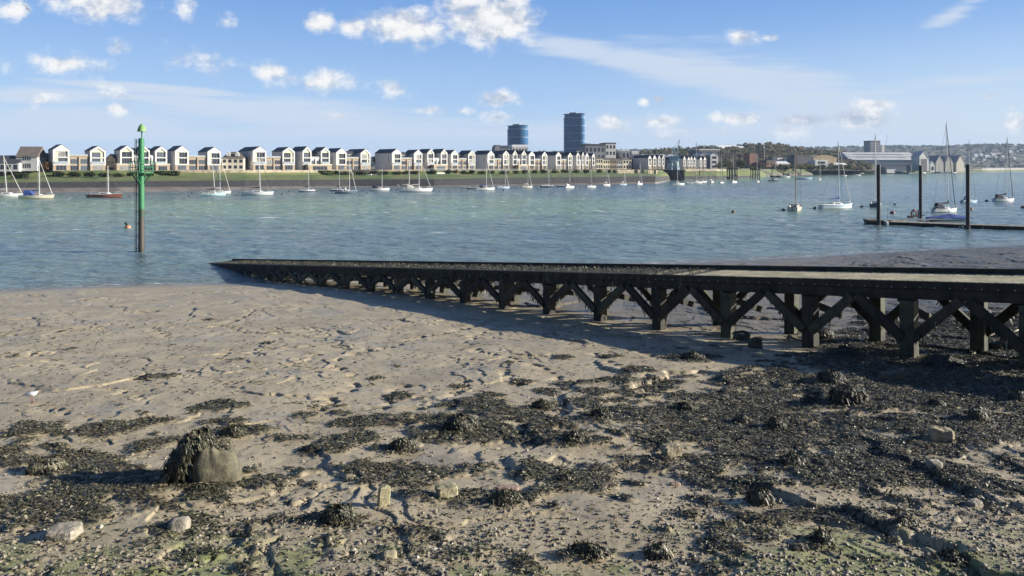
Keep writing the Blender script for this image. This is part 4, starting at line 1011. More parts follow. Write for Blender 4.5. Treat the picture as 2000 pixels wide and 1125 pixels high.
for i, a in enumerate((1248, 1267, 1286, 1303)): HT("barrel_roofed_house", a, a+16, 301.2, 305.5, 330, 690+6*i, 18, ("barrel-roofed pale house behind the small gables, far left of four", "second barrel-roofed pale house from the left", "third barrel-roofed pale house, left of the crane cab", "barrel-roofed pale house right behind the crane cab")[i], "house", M_GREYW, M_LGREY, 'barrel', (2, 1), group="barrel roofed houses")
HT("long_roof", 1330, 1360, 304, 309, 330, 720, 20, "long dark roof behind the small gables right of the crane", "building", M_DKB, M_SLATE, 'par'); HT("warehouse", 1365, 1410, 291, 293, 330, 760, 24, "dark flat-roofed warehouse behind the twin-gabled block", "building", M_DKB, M_LGREY, 'flat', (6, 2))
# glass towers
GT, t, b = new_mat("blue curtain wall glass")
tc = t.n('ShaderNodeTexCoord').outputs['Object']; bk = t.n('ShaderNodeTexBrick'); t.L.new(t.mapping(tc, rot=(R(90), 0, 0)), bk.inputs[0])
bk.offset = 0; bk.inputs['Scale'].default_value = 1; bk.inputs['Brick Width'].default_value = 1.5; bk.inputs['Row Height'].default_value = 3.2; bk.inputs['Mortar Size'].default_value = .14
bk.inputs['Color1'].default_value = (.022, .085, .20, 1); bk.inputs['Color2'].default_value = (.045, .13, .27, 1); bk.inputs['Mortar'].default_value = (.06, .15, .27, 1)
t.put(b.inputs['Base Color'], bk.outputs[0]); b.inputs['Roughness'].default_value = .18; b.inputs['Specular IOR Level'].default_value = .45
M_BAND = mat("white floor band", (.42, .48, .54), .5, .05, .2); M_CROWN = mat("dark roof crown", (.10, .16, .23), .3, .2, .5)
def glass_tower(xa, xb, ytop, yroof, D, label, bands, oval):
    w = (xb-xa)/FP*D; c = wpt((xa+xb)/2, D+w*.35); r = empty("glass_tower", (c.x, c.y, 7), R(-8), label, "tower block", "glass tower blocks")
    H = height(yroof, D)-7; T = height(ytop, D)-7
    def plan(s_): return [(s_*w/2*math.copysign(abs(math.cos(a))**oval, math.cos(a)), s_*w*.36*math.copysign(abs(math.sin(a))**(oval*1.2), math.sin(a))) for a in [2*math.pi*q/36 for q in range(36)]]
    def ring(s_, z0, z1): 
        m_ = MB(); pl = plan(s_); m_.prism([(x, y) for x, y in pl], z0, z1, axis='z'); return m_
    ring(1, 0, H).build("glazing", GT, r)
    for q in range(bands): z = H-.4-q*3.2*3.05; ring(1.008, z-.5, z).build("floor_band", M_BAND, r)
    ring(.93, H, H+(T-H)*.62).build("setback_storey", GT, r)
    cr = MB(); pl = plan(1.0); vs = [(x*1.03, y*1.03, H+(T-H)*(.62+.16*(x/w+.5))) for x, y in pl]+[(x*1.03, y*1.03, H+(T-H)*(.74+.20*(x/w+.5))) for x, y in pl]
    n = len(pl); cr.add(vs, [tuple(range(n)), tuple(range(2*n-1, n-1, -1))]+[(q, n+q, n+(q+1) % n, (q+1) % n) for q in range(n)]); cr.build("roof_canopy", M_CROWN, r)
    MB().box((-w*.22, -w*.1, H+(T-H)*.7), (w*.08, w*.12, T+.8)).build("plant_room", M_GREYB, r, fix=False)
    MB().tube((w*.05, 0, T), (w*.05, 0, T+3), .15).build("aerial", M_DKB, r)
    return r
glass_tower(990.5, 1032, 243, 251, 900, "shorter rounded blue glass tower, left of the two", 5, .8); glass_tower(1101, 1142.5, 220, 229, 940, "tall blue glass tower with floor bands, right of the two", 8, .42)
# right bank buildings
HT("brick_tower", 1464, 1478.5, 298.5, 299.5, 331, 760, 12, "dark red brick tower house right of the black pier", "building", M_BRN, M_DKB, 'flat', (0, 0)); HT("brick_building", 1478.8, 1497, 314, 316, 331, 765, 12, "dark red brick building beside the brick tower", "building", M_REDB, M_BROWNROOF, 'flat', (3, 1))
HT("orange_brick_building", 1497.3, 1517, 313, 317, 331, 750, 14, "orange brick building right of the brick tower", "building", M_ORANGE, M_BROWNROOF, 'flat', (3, 2)); HT("cream_building", 1517.5, 1546, 315, 319.5, 331, 760, 16, "cream building with a broad white roof", "building", M_CREAM, M_WROOF, 'par', (4, 1)); HT("orange_hut", 1540, 1549, 325, 326, 331.5, 745, 6, "small orange hut right of the cream building", "building", M_ORANGE, M_BROWNROOF, 'flat')
HT("dark_building", 1557, 1588, 303, 305, 331, 860, 20, "dark flat building in front of the wooded hill's right end", "building", M_DKB, M_DKB, 'flat'); HT("ochre_building", 1588, 1640, 303, 308, 331, 900, 24, "long ochre building behind the white office block", "building", M_OCHRE, M_OCHRE, 'barrel'); HT("office_block", 1592, 1620, 312.5, 313.5, 331, 830, 14, "white office block with two dark window bands on the quay", "building", M_WHITE, M_WROOF, 'flat', (1, 2))
HT("low_shed", 1622, 1636, 320, 325, 331.5, 860, 12, "low grey shed right of the white office block", "shed", M_GREYB, M_LGREY, 'barrel'); HT("low_shed", 1634, 1658, 318, 322, 331.5, 880, 12, "low white-roofed shed left of the great slipway shed", "shed", M_GREYW, M_WROOF, 'par'); HT("warehouse", 1518, 1530, 308, 310, 318, 870, 10, "small white-roofed warehouse under the wooded hill", "shed", M_GREYW, M_WROOF, 'flat'); HT("warehouse", 1542, 1553, 307, 309, 318, 880, 10, "small pale warehouse left of the dark flat building", "shed", M_GREYW, M_LGREY, 'flat')
wr_ = HT("hilltop_hall", 1409, 1465, 282.5, 290, 296, 1090, 40, "hall with a broad white roof high on the wooded hill", "building", M_GREYW, M_WROOF, 'par')
tb_ = HT("tower_block", 1700, 1722, 274.5, 277, 305, 1500, 20, "grey concrete tower block above the great slipway shed", "tower block", M_GREYB, M_DKB, 'flat', (6, 8)); HT("tower_block", 1722.5, 1728, 283, 284, 305, 1520, 14, "slim pale annex right of the concrete tower block", "tower block", M_GREYW, M_GREYW, 'flat')
# great slipway shed: long flank with stepped roof lights and a gabled end with a tall dark door
D = 950; p = wpt(1660, D+22); sh = empty("slipway_shed", (p.x, p.y, 3.6), R(3), "great pale grey slipway shed with stepped roof and tall dark end door", "shed")
Lw = (1803-1660)/FP*D; M_SHED = mat("blue grey shed cladding", (.27, .29, .32), .7, .1, .1, sc=(8, 1, .2)); M_SHR = mat("pale shed roof", (.47, .475, .47), .6, .08, .08)
MB().box((0, 0, 0), (Lw, 40, 14.5)).build("wall", M_SHED, sh, fix=False); MB().box((2, -.12, 6.8), (Lw-8, -.02, 9.0)).build("window_band", M_FRAME, sh, fix=False); MB().box((2, -.12, 11.4), (Lw-8, -.02, 13.2)).build("window_band", M_LGREY, sh, fix=False)
MB().prism([(-.8, 14.5), (8, 18.2), (8, 18.9), (15, 21.6), (15, 22.3), (22, 25), (29, 22), (44, 14.5)], 0, Lw, axis='x').build("roof", M_SHR, sh)
for q, (ya, za) in enumerate(((7.4, 18.05), (14.4, 21.5))): MB().box((12, ya-.2, za-.55), (Lw-14, ya+.5, za+.45)).build("roof_light", M_FRAME, sh, fix=False)
en = empty("slipway_shed", wpt(1796, D+2, 3.6), R(14), "gabled end house of the slipway shed with a tall dark door", "shed"); We = 22/FP*D*.98
MB().prism([(0, 0), (We, 0), (We, 15.5), (We*.45, 25.0), (0, 18)], 0, 14).build("wall", M_GREYW, en); MB().box((2.2, -.12, 0), (We-2.6, .2, 15.5)).build("door", M_DKB, en, fix=False); MB().prism([(-.6, 17.9), (We*.45, 25.02), (We+.7, 15.2), (We+.7, 15.9), (We*.45, 25.8), (-.6, 18.6)], -.4, 14.5).build("roof", M_SHR, en)
HT("white_gabled_hall", 1817, 1827, 315, 322, 336.5, 980, 12, "small white gabled hall right of the slipway shed's dark door", "building", M_WHITE, M_LGREY, 'perp', (1, 1))
M_TIMB = mat("pale timber gable", (.38, .35, .28), .85, .15, .3, sc=(4, 4, .4)); M_TIMD = mat("grey timber gable", (.22, .21, .185), .85, .2, .3, sc=(4, 4, .4))
for i, a in enumerate((1827.5, 1846.5, 1868)): HT("timber_slip_cover", a, a+21.5, 304, 318, 336, 1060+i*10, 40, ("left one of three pointed timber slip covers", "middle one of three pointed timber slip covers", "right one of three pointed timber slip covers, brightest gable")[i], "shed", M_TIMB if i == 2 else M_TIMD, M_GREYB, 'perp', (0, 0), rot=R(22), group="pointed timber slip covers")
HT("low_shed", 1896, 1921, 329, 330.5, 336.8, 1190, 14, "long low pale shed at the quay's right end", "shed", M_CREAM, M_BROWNROOF, 'flat', (5, 1)); HT("quay_store", 1722, 1730, 326, 327, 337, 955, 8, "dark block at the quay edge right of the left black pile", "shed", M_DKB, M_DKB, 'flat'); HT("quay_store", 1779, 1789, 322, 324, 337, 952, 8, "grey block before the slipway shed's end", "shed", M_GREYB, M_GREYB, 'flat'); HT("quay_store", 1732, 1752, 331, 332.5, 338, 950, 8, "pale low store on the quay edge", "shed", M_GREYW, M_WROOF, 'flat')
# houses strewn over the far hillside
HH = [(1908, 303.5, 9), (1918, 302, 7), (1923, 311, 6), (1930, 305, 11), (1941, 301.5, 8), (1947, 308, 6), (1953, 299.5, 12), (1960, 306, 7), (1975, 296, 7), (1989, 295.5, 5), (1997, 294, 6), (1944, 300.2, 5), (1968, 322, 9), (1975, 322.5, 7), (1902, 309, 6), (1895, 305, 5), (1936, 299, 5), (1983, 309, 6), (1912, 316, 5)]
def hill_z(x, y):
    lo, hi = 1750., 3300.; ry = np.interp(x, [p[0] for p in FH], [p[1] for p in FH]); top = height(ry, 3300.)
    for _ in range(40):
        D = (lo+hi)/2; f = (D-1750)/1550; z = 5+(top-5)*(f*f*(3-2*f))
        if height(y, D) > z: lo = D
        else: hi = D
    return D
for i, (x, y, w) in enumerate(sorted(HH)):
    D = hill_z(x, y+1.6)-25; nth = ("leftmost", "second from the left", "third from the left", "fourth from the left", "fifth from the left", "sixth from the left", "seventh from the left", "eighth from the left", "ninth from the left", "tenth from the left", "ninth from the right", "eighth from the right", "seventh from the right", "sixth from the right", "fifth from the right", "fourth from the right", "third from the right", "second from the right", "rightmost")[i]
    HT("hillside_house", x-w/2, x+w/2, y-2.4, y-.6, y+3.0, D, 9, "small white house on the far hillside, "+nth, "house", M_WHITE, (M_LGREY, M_BROWNROOF)[i % 2], 'par', group="white houses on the far hillside")
# ------------------------------------------------------------------ planting and walls on the far bank
def bank_xyz(x, y):
    """plan pixel on the bank slope -> point"""
    kk = (x-1000)/FP; Ds = [float(np.interp(x, xs, a)) for a in rowsD]; Zs = [float(np.interp(x, xs, a)) for a in rowsZ]
    for j in range(len(Ds)-2):
        for q in range(8):
            D = lerp(Ds[j], Ds[j+1], q/8); z = lerp(Zs[j], Zs[j+1], q/8)
            if EYE-(y-HY)*D/FP <= z: return Vector((kk*D, D, z))
    return Vector((kk*Ds[-2], Ds[-2], Zs[-2]))
L_HEDGE = leaf_mat("dark hedge leaves", (.028, .035, .018), (.06, .068, .032)); L_TRIM = leaf_mat("trimmed hedge leaves", (.055, .085, .025), (.09, .12, .04)); L_YEL = leaf_mat("yellowing leaves", (.16, .16, .05), (.27, .25, .09)); L_ORA = leaf_mat("russet leaves", (.16, .09, .045), (.26, .17, .08)); L_OLV = leaf_mat("olive leaves", (.06, .07, .032), (.12, .12, .055))
BARK = mat("bark", (.10, .08, .06), .9, .2, 4)
def leaf_cloud(sx, sy, sz, n, q, seed, boxy=False, zc=0.0):
    g = np.random.default_rng(seed); d = g.normal(0, 1, (n, 3)); d /= np.linalg.norm(d, axis=1)[:, None]
    if boxy:
        c = g.uniform(-1, 1, (n, 3)); ax = g.integers(0, 3, n); c[np.arange(n), ax] = np.sign(c[np.arange(n), ax])*g.uniform(.8, 1.05, n)
    else: c = d*(g.random(n)**.4)[:, None]*(1+.35*pn(d[:, 0]*2.2+seed, d[:, 1]*2.2+d[:, 2]*1.7))[:, None]
    c = c*np.array([sx, sy, sz])+np.array([0, 0, zc])
    nr = d+g.normal(0, .6, (n, 3)); nr /= np.linalg.norm(nr, axis=1)[:, None]; a = np.cross(nr, g.normal(0, 1, (n, 3))); a /= np.linalg.norm(a, axis=1)[:, None]; b_ = np.cross(nr, a); s_ = (q*g.uniform(.6, 1.5, n))[:, None]
    V = np.stack([c+a*s_, c+b_*s_*.7, c-a*s_, c-b_*s_*.7], 1).reshape(-1, 3)
    return V, np.arange(n*4).reshape(-1, 4)
def shrub(x0, x1, yt, yb, m, label, name="shrub", cat="shrub", boxy=False, n=None, group=None, Dofs=0, deep=.8):
    p = bank_xyz((x0+x1)/2, yb); D = p.y; w = (x1-x0)/FP*D; h = (yb-yt)/FP*D
    V, F = leaf_cloud(w/2, min(w/2, max(.8, h*.6)), h/2, n or int(90+26*w*h**.6), .16+.05*h, int(x0*7), boxy, h*.47)
    o = np_mesh(name, V, F, m, loc=p, smooth=False); tag(o, label, cat, group); return o
def small_tree(xc, yt, yb, w, m, label, dens=1.0, back=0.0):
    p = bank_xyz(xc, yb); D = p.y; W_ = w/FP*D; h = (yb-yt)/FP*D
    r = empty("bank_tree", p, 0, label, "tree", "small trees along the far bank")
    tr = MB(); tr.tube((0, 0, -.3), (.06*h, 0, h*.5), .045*h*.5, .018*h, 6)
    for q in range(5):
        a = q*1.3; tr.tube((.03*h, 0, h*(.28+.05*q)), (W_*.3*math.cos(a), W_*.3*math.sin(a), h*(.55+.07*q)), .016*h, .006*h, 5)
    tr.build("trunk", BARK, r)
    V, F = leaf_cloud(W_/2, W_/2, h*.40, int(330*dens), .05*h+.1, int(xc*3), False, h*.60); np_mesh("crown", V, F, m, r, smooth=False)
SHR = [(246, 262, 336.5, 344, L_HEDGE, "dark hedge just left of the green beacon column"), (284, 301, 335.5, 344, L_OLV, "olive hedge between the green beacon column and the trimmed hedge"), (662, 684, 333.5, 342, L_OLV, "olive scrub behind the grey motor sailer"), (690, 716, 334, 342, L_HEDGE, "dark scrub right of the grey motor sailer's mast"), (1000, 1016, 332, 340, L_OLV, "olive scrub left of the cream sloop's mast"), (1017, 1033, 331.5, 339.5, L_HEDGE, "dark scrub behind the cream sloop's mast"), (930, 950, 333, 340.5, L_OLV, "olive scrub behind the blue-covered sloop's mast"),
       (102, 128, 334.5, 345, L_HEDGE, "dark hedge below the leftmost white gable"), (128, 160, 335, 346, L_HEDGE, "dark hedge below the leftmost brick link"), (160, 190, 335.5, 346.5, L_HEDGE, "dark hedge below the right gable of the first pair"), (190, 216, 336.5, 346, L_HEDGE, "dark hedge left of the green beacon's walkway"), (216, 245, 337, 346, L_OLV, "dark olive hedge end left of the green beacon"), (20, 60, 337, 349, L_HEDGE, "dark scrub below the tall-roofed white house"),
       (722, 741, 333, 341, L_HEDGE, "dark round bush below the willowy trees, left one"), (741, 762, 334, 341.5, L_HEDGE, "dark round bush below the willowy trees, right one"), (768, 786, 334, 341, L_OLV, "olive bush below the gable left of the ketch"), (788, 800, 332.5, 340, L_HEDGE, "dark bush left of the ketch's masts"), (804, 822, 333, 340.5, L_OLV, "olive bush between the ketch's masts"),
       (838, 853, 331.5, 340.5, L_HEDGE, "big dark bush left of the low white bench wall"), (868, 883, 331.5, 340, L_HEDGE, "big dark bush right of the low white bench wall"), (886, 896, 331, 338.5, L_ORA, "rusty brown bush right of the two big dark bushes"), (900, 912, 332.5, 340, L_OLV, "olive bush left of the small tree by the sloop's mast"), (914, 930, 331.5, 340, L_HEDGE, "dark bush under the small tree by the sloop's mast"), (952, 968, 332, 340, L_OLV, "olive bush beside the blue-covered sloop's mast"), (972, 996, 332.5, 340.5, L_HEDGE, "dark bushes below the left glass tower"),
       (1036, 1052, 331.5, 339.5, L_OLV, "olive shrub first right of the cream sloop's mast"), (1053, 1070, 330.5, 339, L_HEDGE, "dark shrub left of the navy sloop's mast"), (1074, 1092, 331.5, 338.5, L_TRIM, "green shrub between the navy sloop and the motor sailer"), (1094, 1112, 331, 338, L_HEDGE, "dark shrub behind the motor sailer's mast"), (1116, 1134, 331, 338, L_OLV, "olive shrub below the tall glass tower"), (1138, 1152, 330.5, 338.5, L_HEDGE, "dark shrub left of the dark-boomed sloop's mast"), (1164, 1178, 330, 338.5, L_OLV, "olive shrub below the yellow trees right of the tall tower"), (1184, 1194, 331, 338, L_HEDGE, "dark shrub, second from the stone wall's left end"), (1196, 1204, 331.5, 338, L_HEDGE, "dark shrub at the stone wall's left end"), (82, 103, 315, 334, L_ORA, "russet bush beside the brick house end at the left")]
for a, b_, yt, yb, m_, lab in SHR: shrub(a, b_, yt, yb, m_, lab, group="bushes along the far bank")
for a, b_, yt, yb, lab in ((301, 348, 334.5, 342.5, "long trimmed green hedge right of the green beacon"), (606, 660, 334.5, 341, "long trimmed green hedge under the yellow gabled pair")): shrub(a, b_, yt, yb, L_TRIM, lab, "hedge", "hedge", True, 1500)
for xc, yt, yb, w, m_, d, lab in ((450, 309, 332, 22, L_YEL, 1.2, "yellow-green tree in front of the old cream house, left one"), (486, 307, 332, 22, L_OLV, 1.3, "green tree right of the old cream house"), (436, 317, 332, 12, L_OLV, .8, "small dark tree at the old cream house's left corner"), (733, 303, 331, 13, L_YEL, .55, "thin willowy yellow tree, left one of two"), (751, 300, 331, 15, L_YEL, .5, "thin willowy yellow tree, right one of two"),
        (939, 312, 331, 20, L_OLV, .6, "small airy tree before the blue-covered sloop's mast"), (1153, 316, 331, 15, L_YEL, 1, "yellowish tree before the narrow white gables, left one"), (1170, 319, 331, 15, L_OLV, 1, "olive tree before the narrow white gables, right one"), (1405, 318, 332, 16, L_OLV, 1, "tree right of the twin-gabled block, left one"), (1424, 314, 332, 26, L_OLV, 1.2, "broad olive tree right of the twin-gabled block"), (1446, 312, 332, 20, L_HEDGE, 1.2, "dark tree left of the brick tower"), (1566, 320, 332, 18, L_OLV, 1, "tree before the dark flat building"), (1578, 318, 332, 16, L_ORA, 1, "brownish tree before the dark flat building, right one")): small_tree(xc, yt, yb, w, m_, lab, d)
def wall_line(name, x0, x1, yb, h, th, m, label, cat):
    mb = MB(); P = [bank_xyz(x, yb) for x in np.linspace(x0, x1, 9)]; o = P[0].copy()
    for a, b_ in zip(P[:-1], P[1:]): mb.beam(a-o+Vector((0, 0, h/2)), b_-o+Vector((0, 0, h/2)), th, h)
    tag(mb.build(name, m, loc=o), label, cat)
wall_line("promenade_wall", 345, 620, 337.6, 1.15, .35, M_STONE, "low grey-brown promenade wall below the left gables", "wall"); wall_line("promenade_wall", 640, 830, 335.5, .9, .35, M_STONE, "low promenade wall left of the ketch's masts", "wall")
wall_line("concrete_ramp", 659, 690, 341, .8, .8, M_WHITE, "pale concrete bench wall behind the grey motor sailer", "bench wall"); wall_line("concrete_ramp", 852, 868, 340.4, .7, .8, M_GREYW, "low white bench wall between two dark bushes", "bench wall"); wall_line("concrete_ramp", 716, 736, 342, .5, .6, M_GREYW, "pale concrete step below the dark round bushes", "bench wall")
wall_line("stone_wall", 1206, 1258, 338.5, 2.0, .5, M_STONE, "old stone wall right of the far bank's shrubs", "wall"); wall_line("stone_wall", 1265, 1283, 339.5, 2.2, .5, M_STONE, "old stone wall stub left of the black pier", "wall")
wall_line("stone_wall", 1338, 1418, 334.2, 1.4, .5, M_STONE, "stone parapet wall right of the black pier", "wall")
ra = MB(); P = [bank_xyz(x, 334.6)+Vector((0, 0, .05)) for x in np.linspace(826, 1015, 40)]; o = P[0].copy()
for a, b_ in zip(P[:-1], P[1:]):
    ra.beam(a-o+Vector((0, 0, 1.05)), b_-o+Vector((0, 0, 1.05)), .08, .10); ra.beam(a-o, a-o+Vector((0, 0, 1.05)), .07, .07); ra.beam(a-o+Vector((0, 0, .55)), b_-o+Vector((0, 0, .55)), .05, .05)
tag(ra.build("railing", M_WHITE, loc=o), "white promenade railing between the ketch and the left glass tower", "railing")

# ------------------------------------------------------------------ black pier with the crane
M_BLK = mat("black sheet piling", (.014, .015, .018), .7, .3, .6, sc=(5, 5, .3)); M_CRN = mat("pale blue crane paint", (.42, .56, .62), .55, .08, .5)
Dp = 482
pl = lambda x, y, D=Dp: (wpt(x, D).x-wpt(1284, Dp).x, height(y, D))
pr_ = empty("black_pier", (wpt(1284, Dp).x, Dp, 0), 0, "solid black pier with slanting left face under the blue crane", "pier")
a_ = [(pl(1284, 331.5)), pl(1337, 332), pl(1337, 353), (pl(1318, 353)), pl(1300, 346.5), pl(1290, 338)]
a_ = [(x, max(z, -1.2)) for x, z in a_]; a_[2] = (a_[2][0], -1.2); a_[3] = (a_[3][0], -1.2)
MB().prism(a_, 0, 13).build("pier_body", M_BLK, pr_)
for q in range(7):
    x = pl(1314+q*3.5, 340)[0]; MB().tube((x, -.35, -1), (x, -.35, 6.6), .22, n=7).build("fender_pile", M_BLK, pr_)
zt = a_[0][1]
cr = empty("dock_crane", (wpt(1321, Dp).x, Dp+5, 6.6), 0, "pale blue portal crane with raised jib on the black pier", "crane")
cr.scale = (.78, .78, .75)
for sx in (-3.0, 3.0):
    for sy in (-2.5, 2.5): lg = MB(); lg.beam((sx, sy, 0), (sx*.72, sy*.7, 8.2), .7, .7); lg.build("leg", M_CRN, cr)
cb_ = MB(); cb_.beam((-3, -2.5, 3.6), (3, -2.5, 3.6), .4, .5); cb_.beam((-3, 2.5, 3.6), (3, 2.5, 3.6), .4, .5); cb_.box((-2.9, -2.4, 8.0), (2.9, 2.4, 8.7)); cb_.build("portal_frame", M_CRN, cr)
MB().box((-4.0, -2.2, 8.75), (2.0, 2.2, 12.6)).build("machinery_house", mat("faded blue crane house", (.20, .28, .36), .6, .12, .6), cr, fix=False); MB().box((2.02, -1.4, 9.0), (4.2, 1.4, 12.9)).build("cab", M_CRN, cr, fix=False); MB().box((2.4, -1.46, 10.8), (3.9, -1.38, 12.3)).build("cab_window", M_GLASS, cr, fix=False)
tw_ = MB(); top_ = Vector((-.8, 0, 20.5)); jt = Vector((4.0, 0, 26.8)); jr = Vector((1.6, 0, 12.7))
for sy in (-.7, .7): tw_.beam((-2.6, sy, 12.6), top_+Vector((0, sy*.5, 0)), .3, .3); tw_.beam((.4, sy, 12.6), top_+Vector((.3, sy*.5, 0)), .3, .3)
for q in range(5): z = 13.6+q*1.4; f = (z-12.6)/8; tw_.beam((-2.6+1.8*f, 0, z), (.4-.9*f, 0, z+.9), .15, .15)
tw_.build("tower_frame", M_CRN, cr)
jb = MB()
for o_ in (-.45, .45):
    for sy in (-.4, .4): jb.beam(jr+Vector((o_, sy, 0)), jt+Vector((o_*.3, sy*.4, 0)), .2, .2)
for q in range(9): a = jr.lerp(jt, q/9); b_ = jr.lerp(jt, (q+1)/9); s_ = .45*(1-.7*q/9)*(1 if q % 2 else -1); jb.beam(a+Vector((s_, -.3, 0)), b_+Vector((-s_, -.3, 0)), .12, .12)
jb.build("jib", M_CRN, cr); ti = MB(); ti.beam(top_, jr.lerp(jt, .62), .16, .16); ti.beam(top_, jt, .10, .10); ti.tube(jt, jt+Vector((.2, 0, -4)), .05, n=5); ti.build("hoist_rope", M_DKB, cr)
MB().box((-3, 0, 0), (3.2, 5, 4.6)).build("pier_hut", M_GREYW, None, loc=wpt(1316, Dp+7, 6.65), fix=False); tag(bpy.data.objects["pier_hut"], "pale hut under the blue portal crane", "hut")
# bollard dolphins and gangway on the right
for i, (x, yt, yb, w, lab) in enumerate(((1430, 331, 351, 16, "dark timber dolphin left of the brick tower"), (1475, 332, 349, 14, "open dark pile dolphin below the brick tower"))):
    D = dist(yb); c = wpt(x, D); wm = w/FP*D; H = height(yt, D); r = empty("mooring_dolphin", c, 0, lab, "dolphin", "pile dolphins off the far bank")
    for sx in (-.5, -.17, .17, .5):
        for sy in (-.4, .4): MB().tube((sx*wm, sy*wm, -1), (sx*wm*.95, sy*wm*.95, H), .32, n=7).build("pile", M_BLK, r)
    MB().box((-wm*.58, -wm*.5, H), (wm*.58, wm*.5, H+1.0)).build("platform", M_BLK, r, fix=False)
    bb = MB(); bb.beam((-wm*.5, -wm*.42, H*.45), (wm*.5, -wm*.42, H*.45), .4, .5); bb.beam((-wm*.5, -wm*.42, 1), (wm*.5, -wm*.42, H*.45), .3, .3); bb.build("bracing", M_BLK, r)
Dg = 640; gw = empty("gangway", wpt(1484, Dg, 0), 0, "sloping grey gangway bridge below the brick tower", "gangway"); g_ = MB(); L_ = 24/FP*Dg
for sy in (0, 1.8):
    g_.beam((0, sy, 6.4), (L_, sy, 1.6), .18, .3); g_.beam((0, sy, 8.0), (L_, sy, 3.0), .16, .16)
    for q in range(9): f = q/8; g_.beam((L_*f, sy, 6.4-4.8*f), (L_*f, sy, 8.0-5.0*f), .12, .12)
g_.beam((0, .9, 6.3), (L_, .9, 1.5), 1.7, .12); g_.build("walkway", M_LGREY, gw); MB().box((L_-.5, -2, -.4), (L_+7, 4, 1.3)).build("landing_pontoon", M_BLK, gw, fix=False)
for i, (x, yt, yb, lab) in enumerate(((1366, 332, 350, "leaning dark post right of the black pier"), (1508, 331, 345, "dark mooring post beside the gangway's landing"), (1541, 333, 344, "dark mooring post right of the landing"), (1564, 331, 343, "short thick dark post before the quay"))):
    D = dist(yb); tag(MB().tube((0, 0, -1), (.1, 0, height(yt, D)), .4, .36, 8).build("mooring_post", M_BLK, loc=wpt(x, D)), lab, "post", "dark posts off the far bank")
for x, yt, D, lab in ((1035, 279, 760, "thin mast pole between the two glass towers"), (1393, 281, 800, "tall thin white pole on the wooded hill"), (1493, 281, 830, "slim white flagpole before the wooded hill, left of the orange building"), (1523, 302, 800, "short white lamp mast by the cream building")):
    z0 = 6; tag(MB().tube((0, 0, 0), (0, 0, height(yt, D)-z0), .35, .2, 7).build("pole", M_GREYW, loc=wpt(x, D, z0)), lab, "pole")
for x0, y0, x1, y1, D, lab in ((1727, 300, 1733.5, 262, 1480, "thin slanting crane jib right of the concrete tower block"), (1844, 305, 1851, 268, 1500, "thin slanting crane jib behind the pointed slip covers")):
    p = wpt(x0, D, height(y0, D)); q = wpt(x1, D, height(y1, D)); mb = MB(); mb.tube(p-p, q-p, .5, .25, 5); mb.tube((0, 0, 0), (0, 0, -(p.z-7)), .7, .7, 6); tag(mb.build("distant_crane", M_GREYB, loc=p), lab, "crane")

# ------------------------------------------------------------------ boats
def bmat(name, c, rough=.3, coat=.3): return mat(name, c, rough, .05, .8, coat=coat)
B_WHITE = bmat("white gelcoat", (.74, .74, .71)); B_CREAM = bmat("cream hull paint", (.64, .59, .47)); B_AQUA = bmat("pale aqua hull paint", (.48, .66, .66)); B_NAVY = bmat("navy hull paint", (.03, .045, .10)); B_RED = bmat("red brown hull paint", (.20, .07, .05)); B_GREY = bmat("grey blue hull paint", (.13, .16, .21)); B_LBLUE = bmat("light blue hull paint", (.36, .50, .66))
B_BOOT = mat("dark antifouling", (.025, .025, .03), .7, .2, 2); B_DECK = mat("grey white deck", (.60, .60, .57), .6, .06, 1); B_ALU = mat("pale mast", (.62, .62, .60), .4, .05, 1); B_WOODM = mat("varnished mast", (.25, .14, .07), .4, .15, 1); B_WIRE = mat("rigging wire", (.16, .16, .17), .5, .1, 1)
C_BLUE = mat("blue canvas", (.035, .07, .26), .85, .15, 1.5); C_NAVY = mat("navy canvas", (.018, .022, .045), .85, .15, 1.5); C_WHT = mat("white canvas", (.62, .60, .55), .85, .1, 1.5); B_GLS = mat("smoked boat window", (.02, .023, .028), .1, .1, 1)
B_RUB = mat("brown rubbing strake", (.16, .09, .05), .5, .15, 2)
SM = {'white': B_WHITE, 'cream': B_CREAM, 'aqua': B_AQUA, 'navy': B_NAVY, 'red': B_RED, 'grey': B_GREY, 'lblue': B_LBLUE}
def hull_secs(L, Bm, F, full=.75):
    out = []
    for f in np.linspace(0, 1, 12):
        x = -L/2+L*f
        b_ = Bm/2*((full+(1-full)*math.sin(min(1, f/.45)*math.pi/2)) if f < .45 else max(.015, (1-((f-.45)/.55)**2.1)))
        fb = F*(1+.05*(1-f)+.38*max(0, f-.35)**1.5*1.6); dr = -.35*(1-(2*f-1)**4)-.05
        xo = x+(.10*L*0)
        rk = .06*L*max(0, f-.8)/.2     # raked stem
        sec = [(x+rk*.0, 0, dr), (x+rk*.1, b_*.62, -.12), (x+rk*.35, b_*.9, .12*F+.03), (x+rk*.7, b_*.985, .55*F), (x+rk, b_, fb)]
        out.append(sec)
    return out
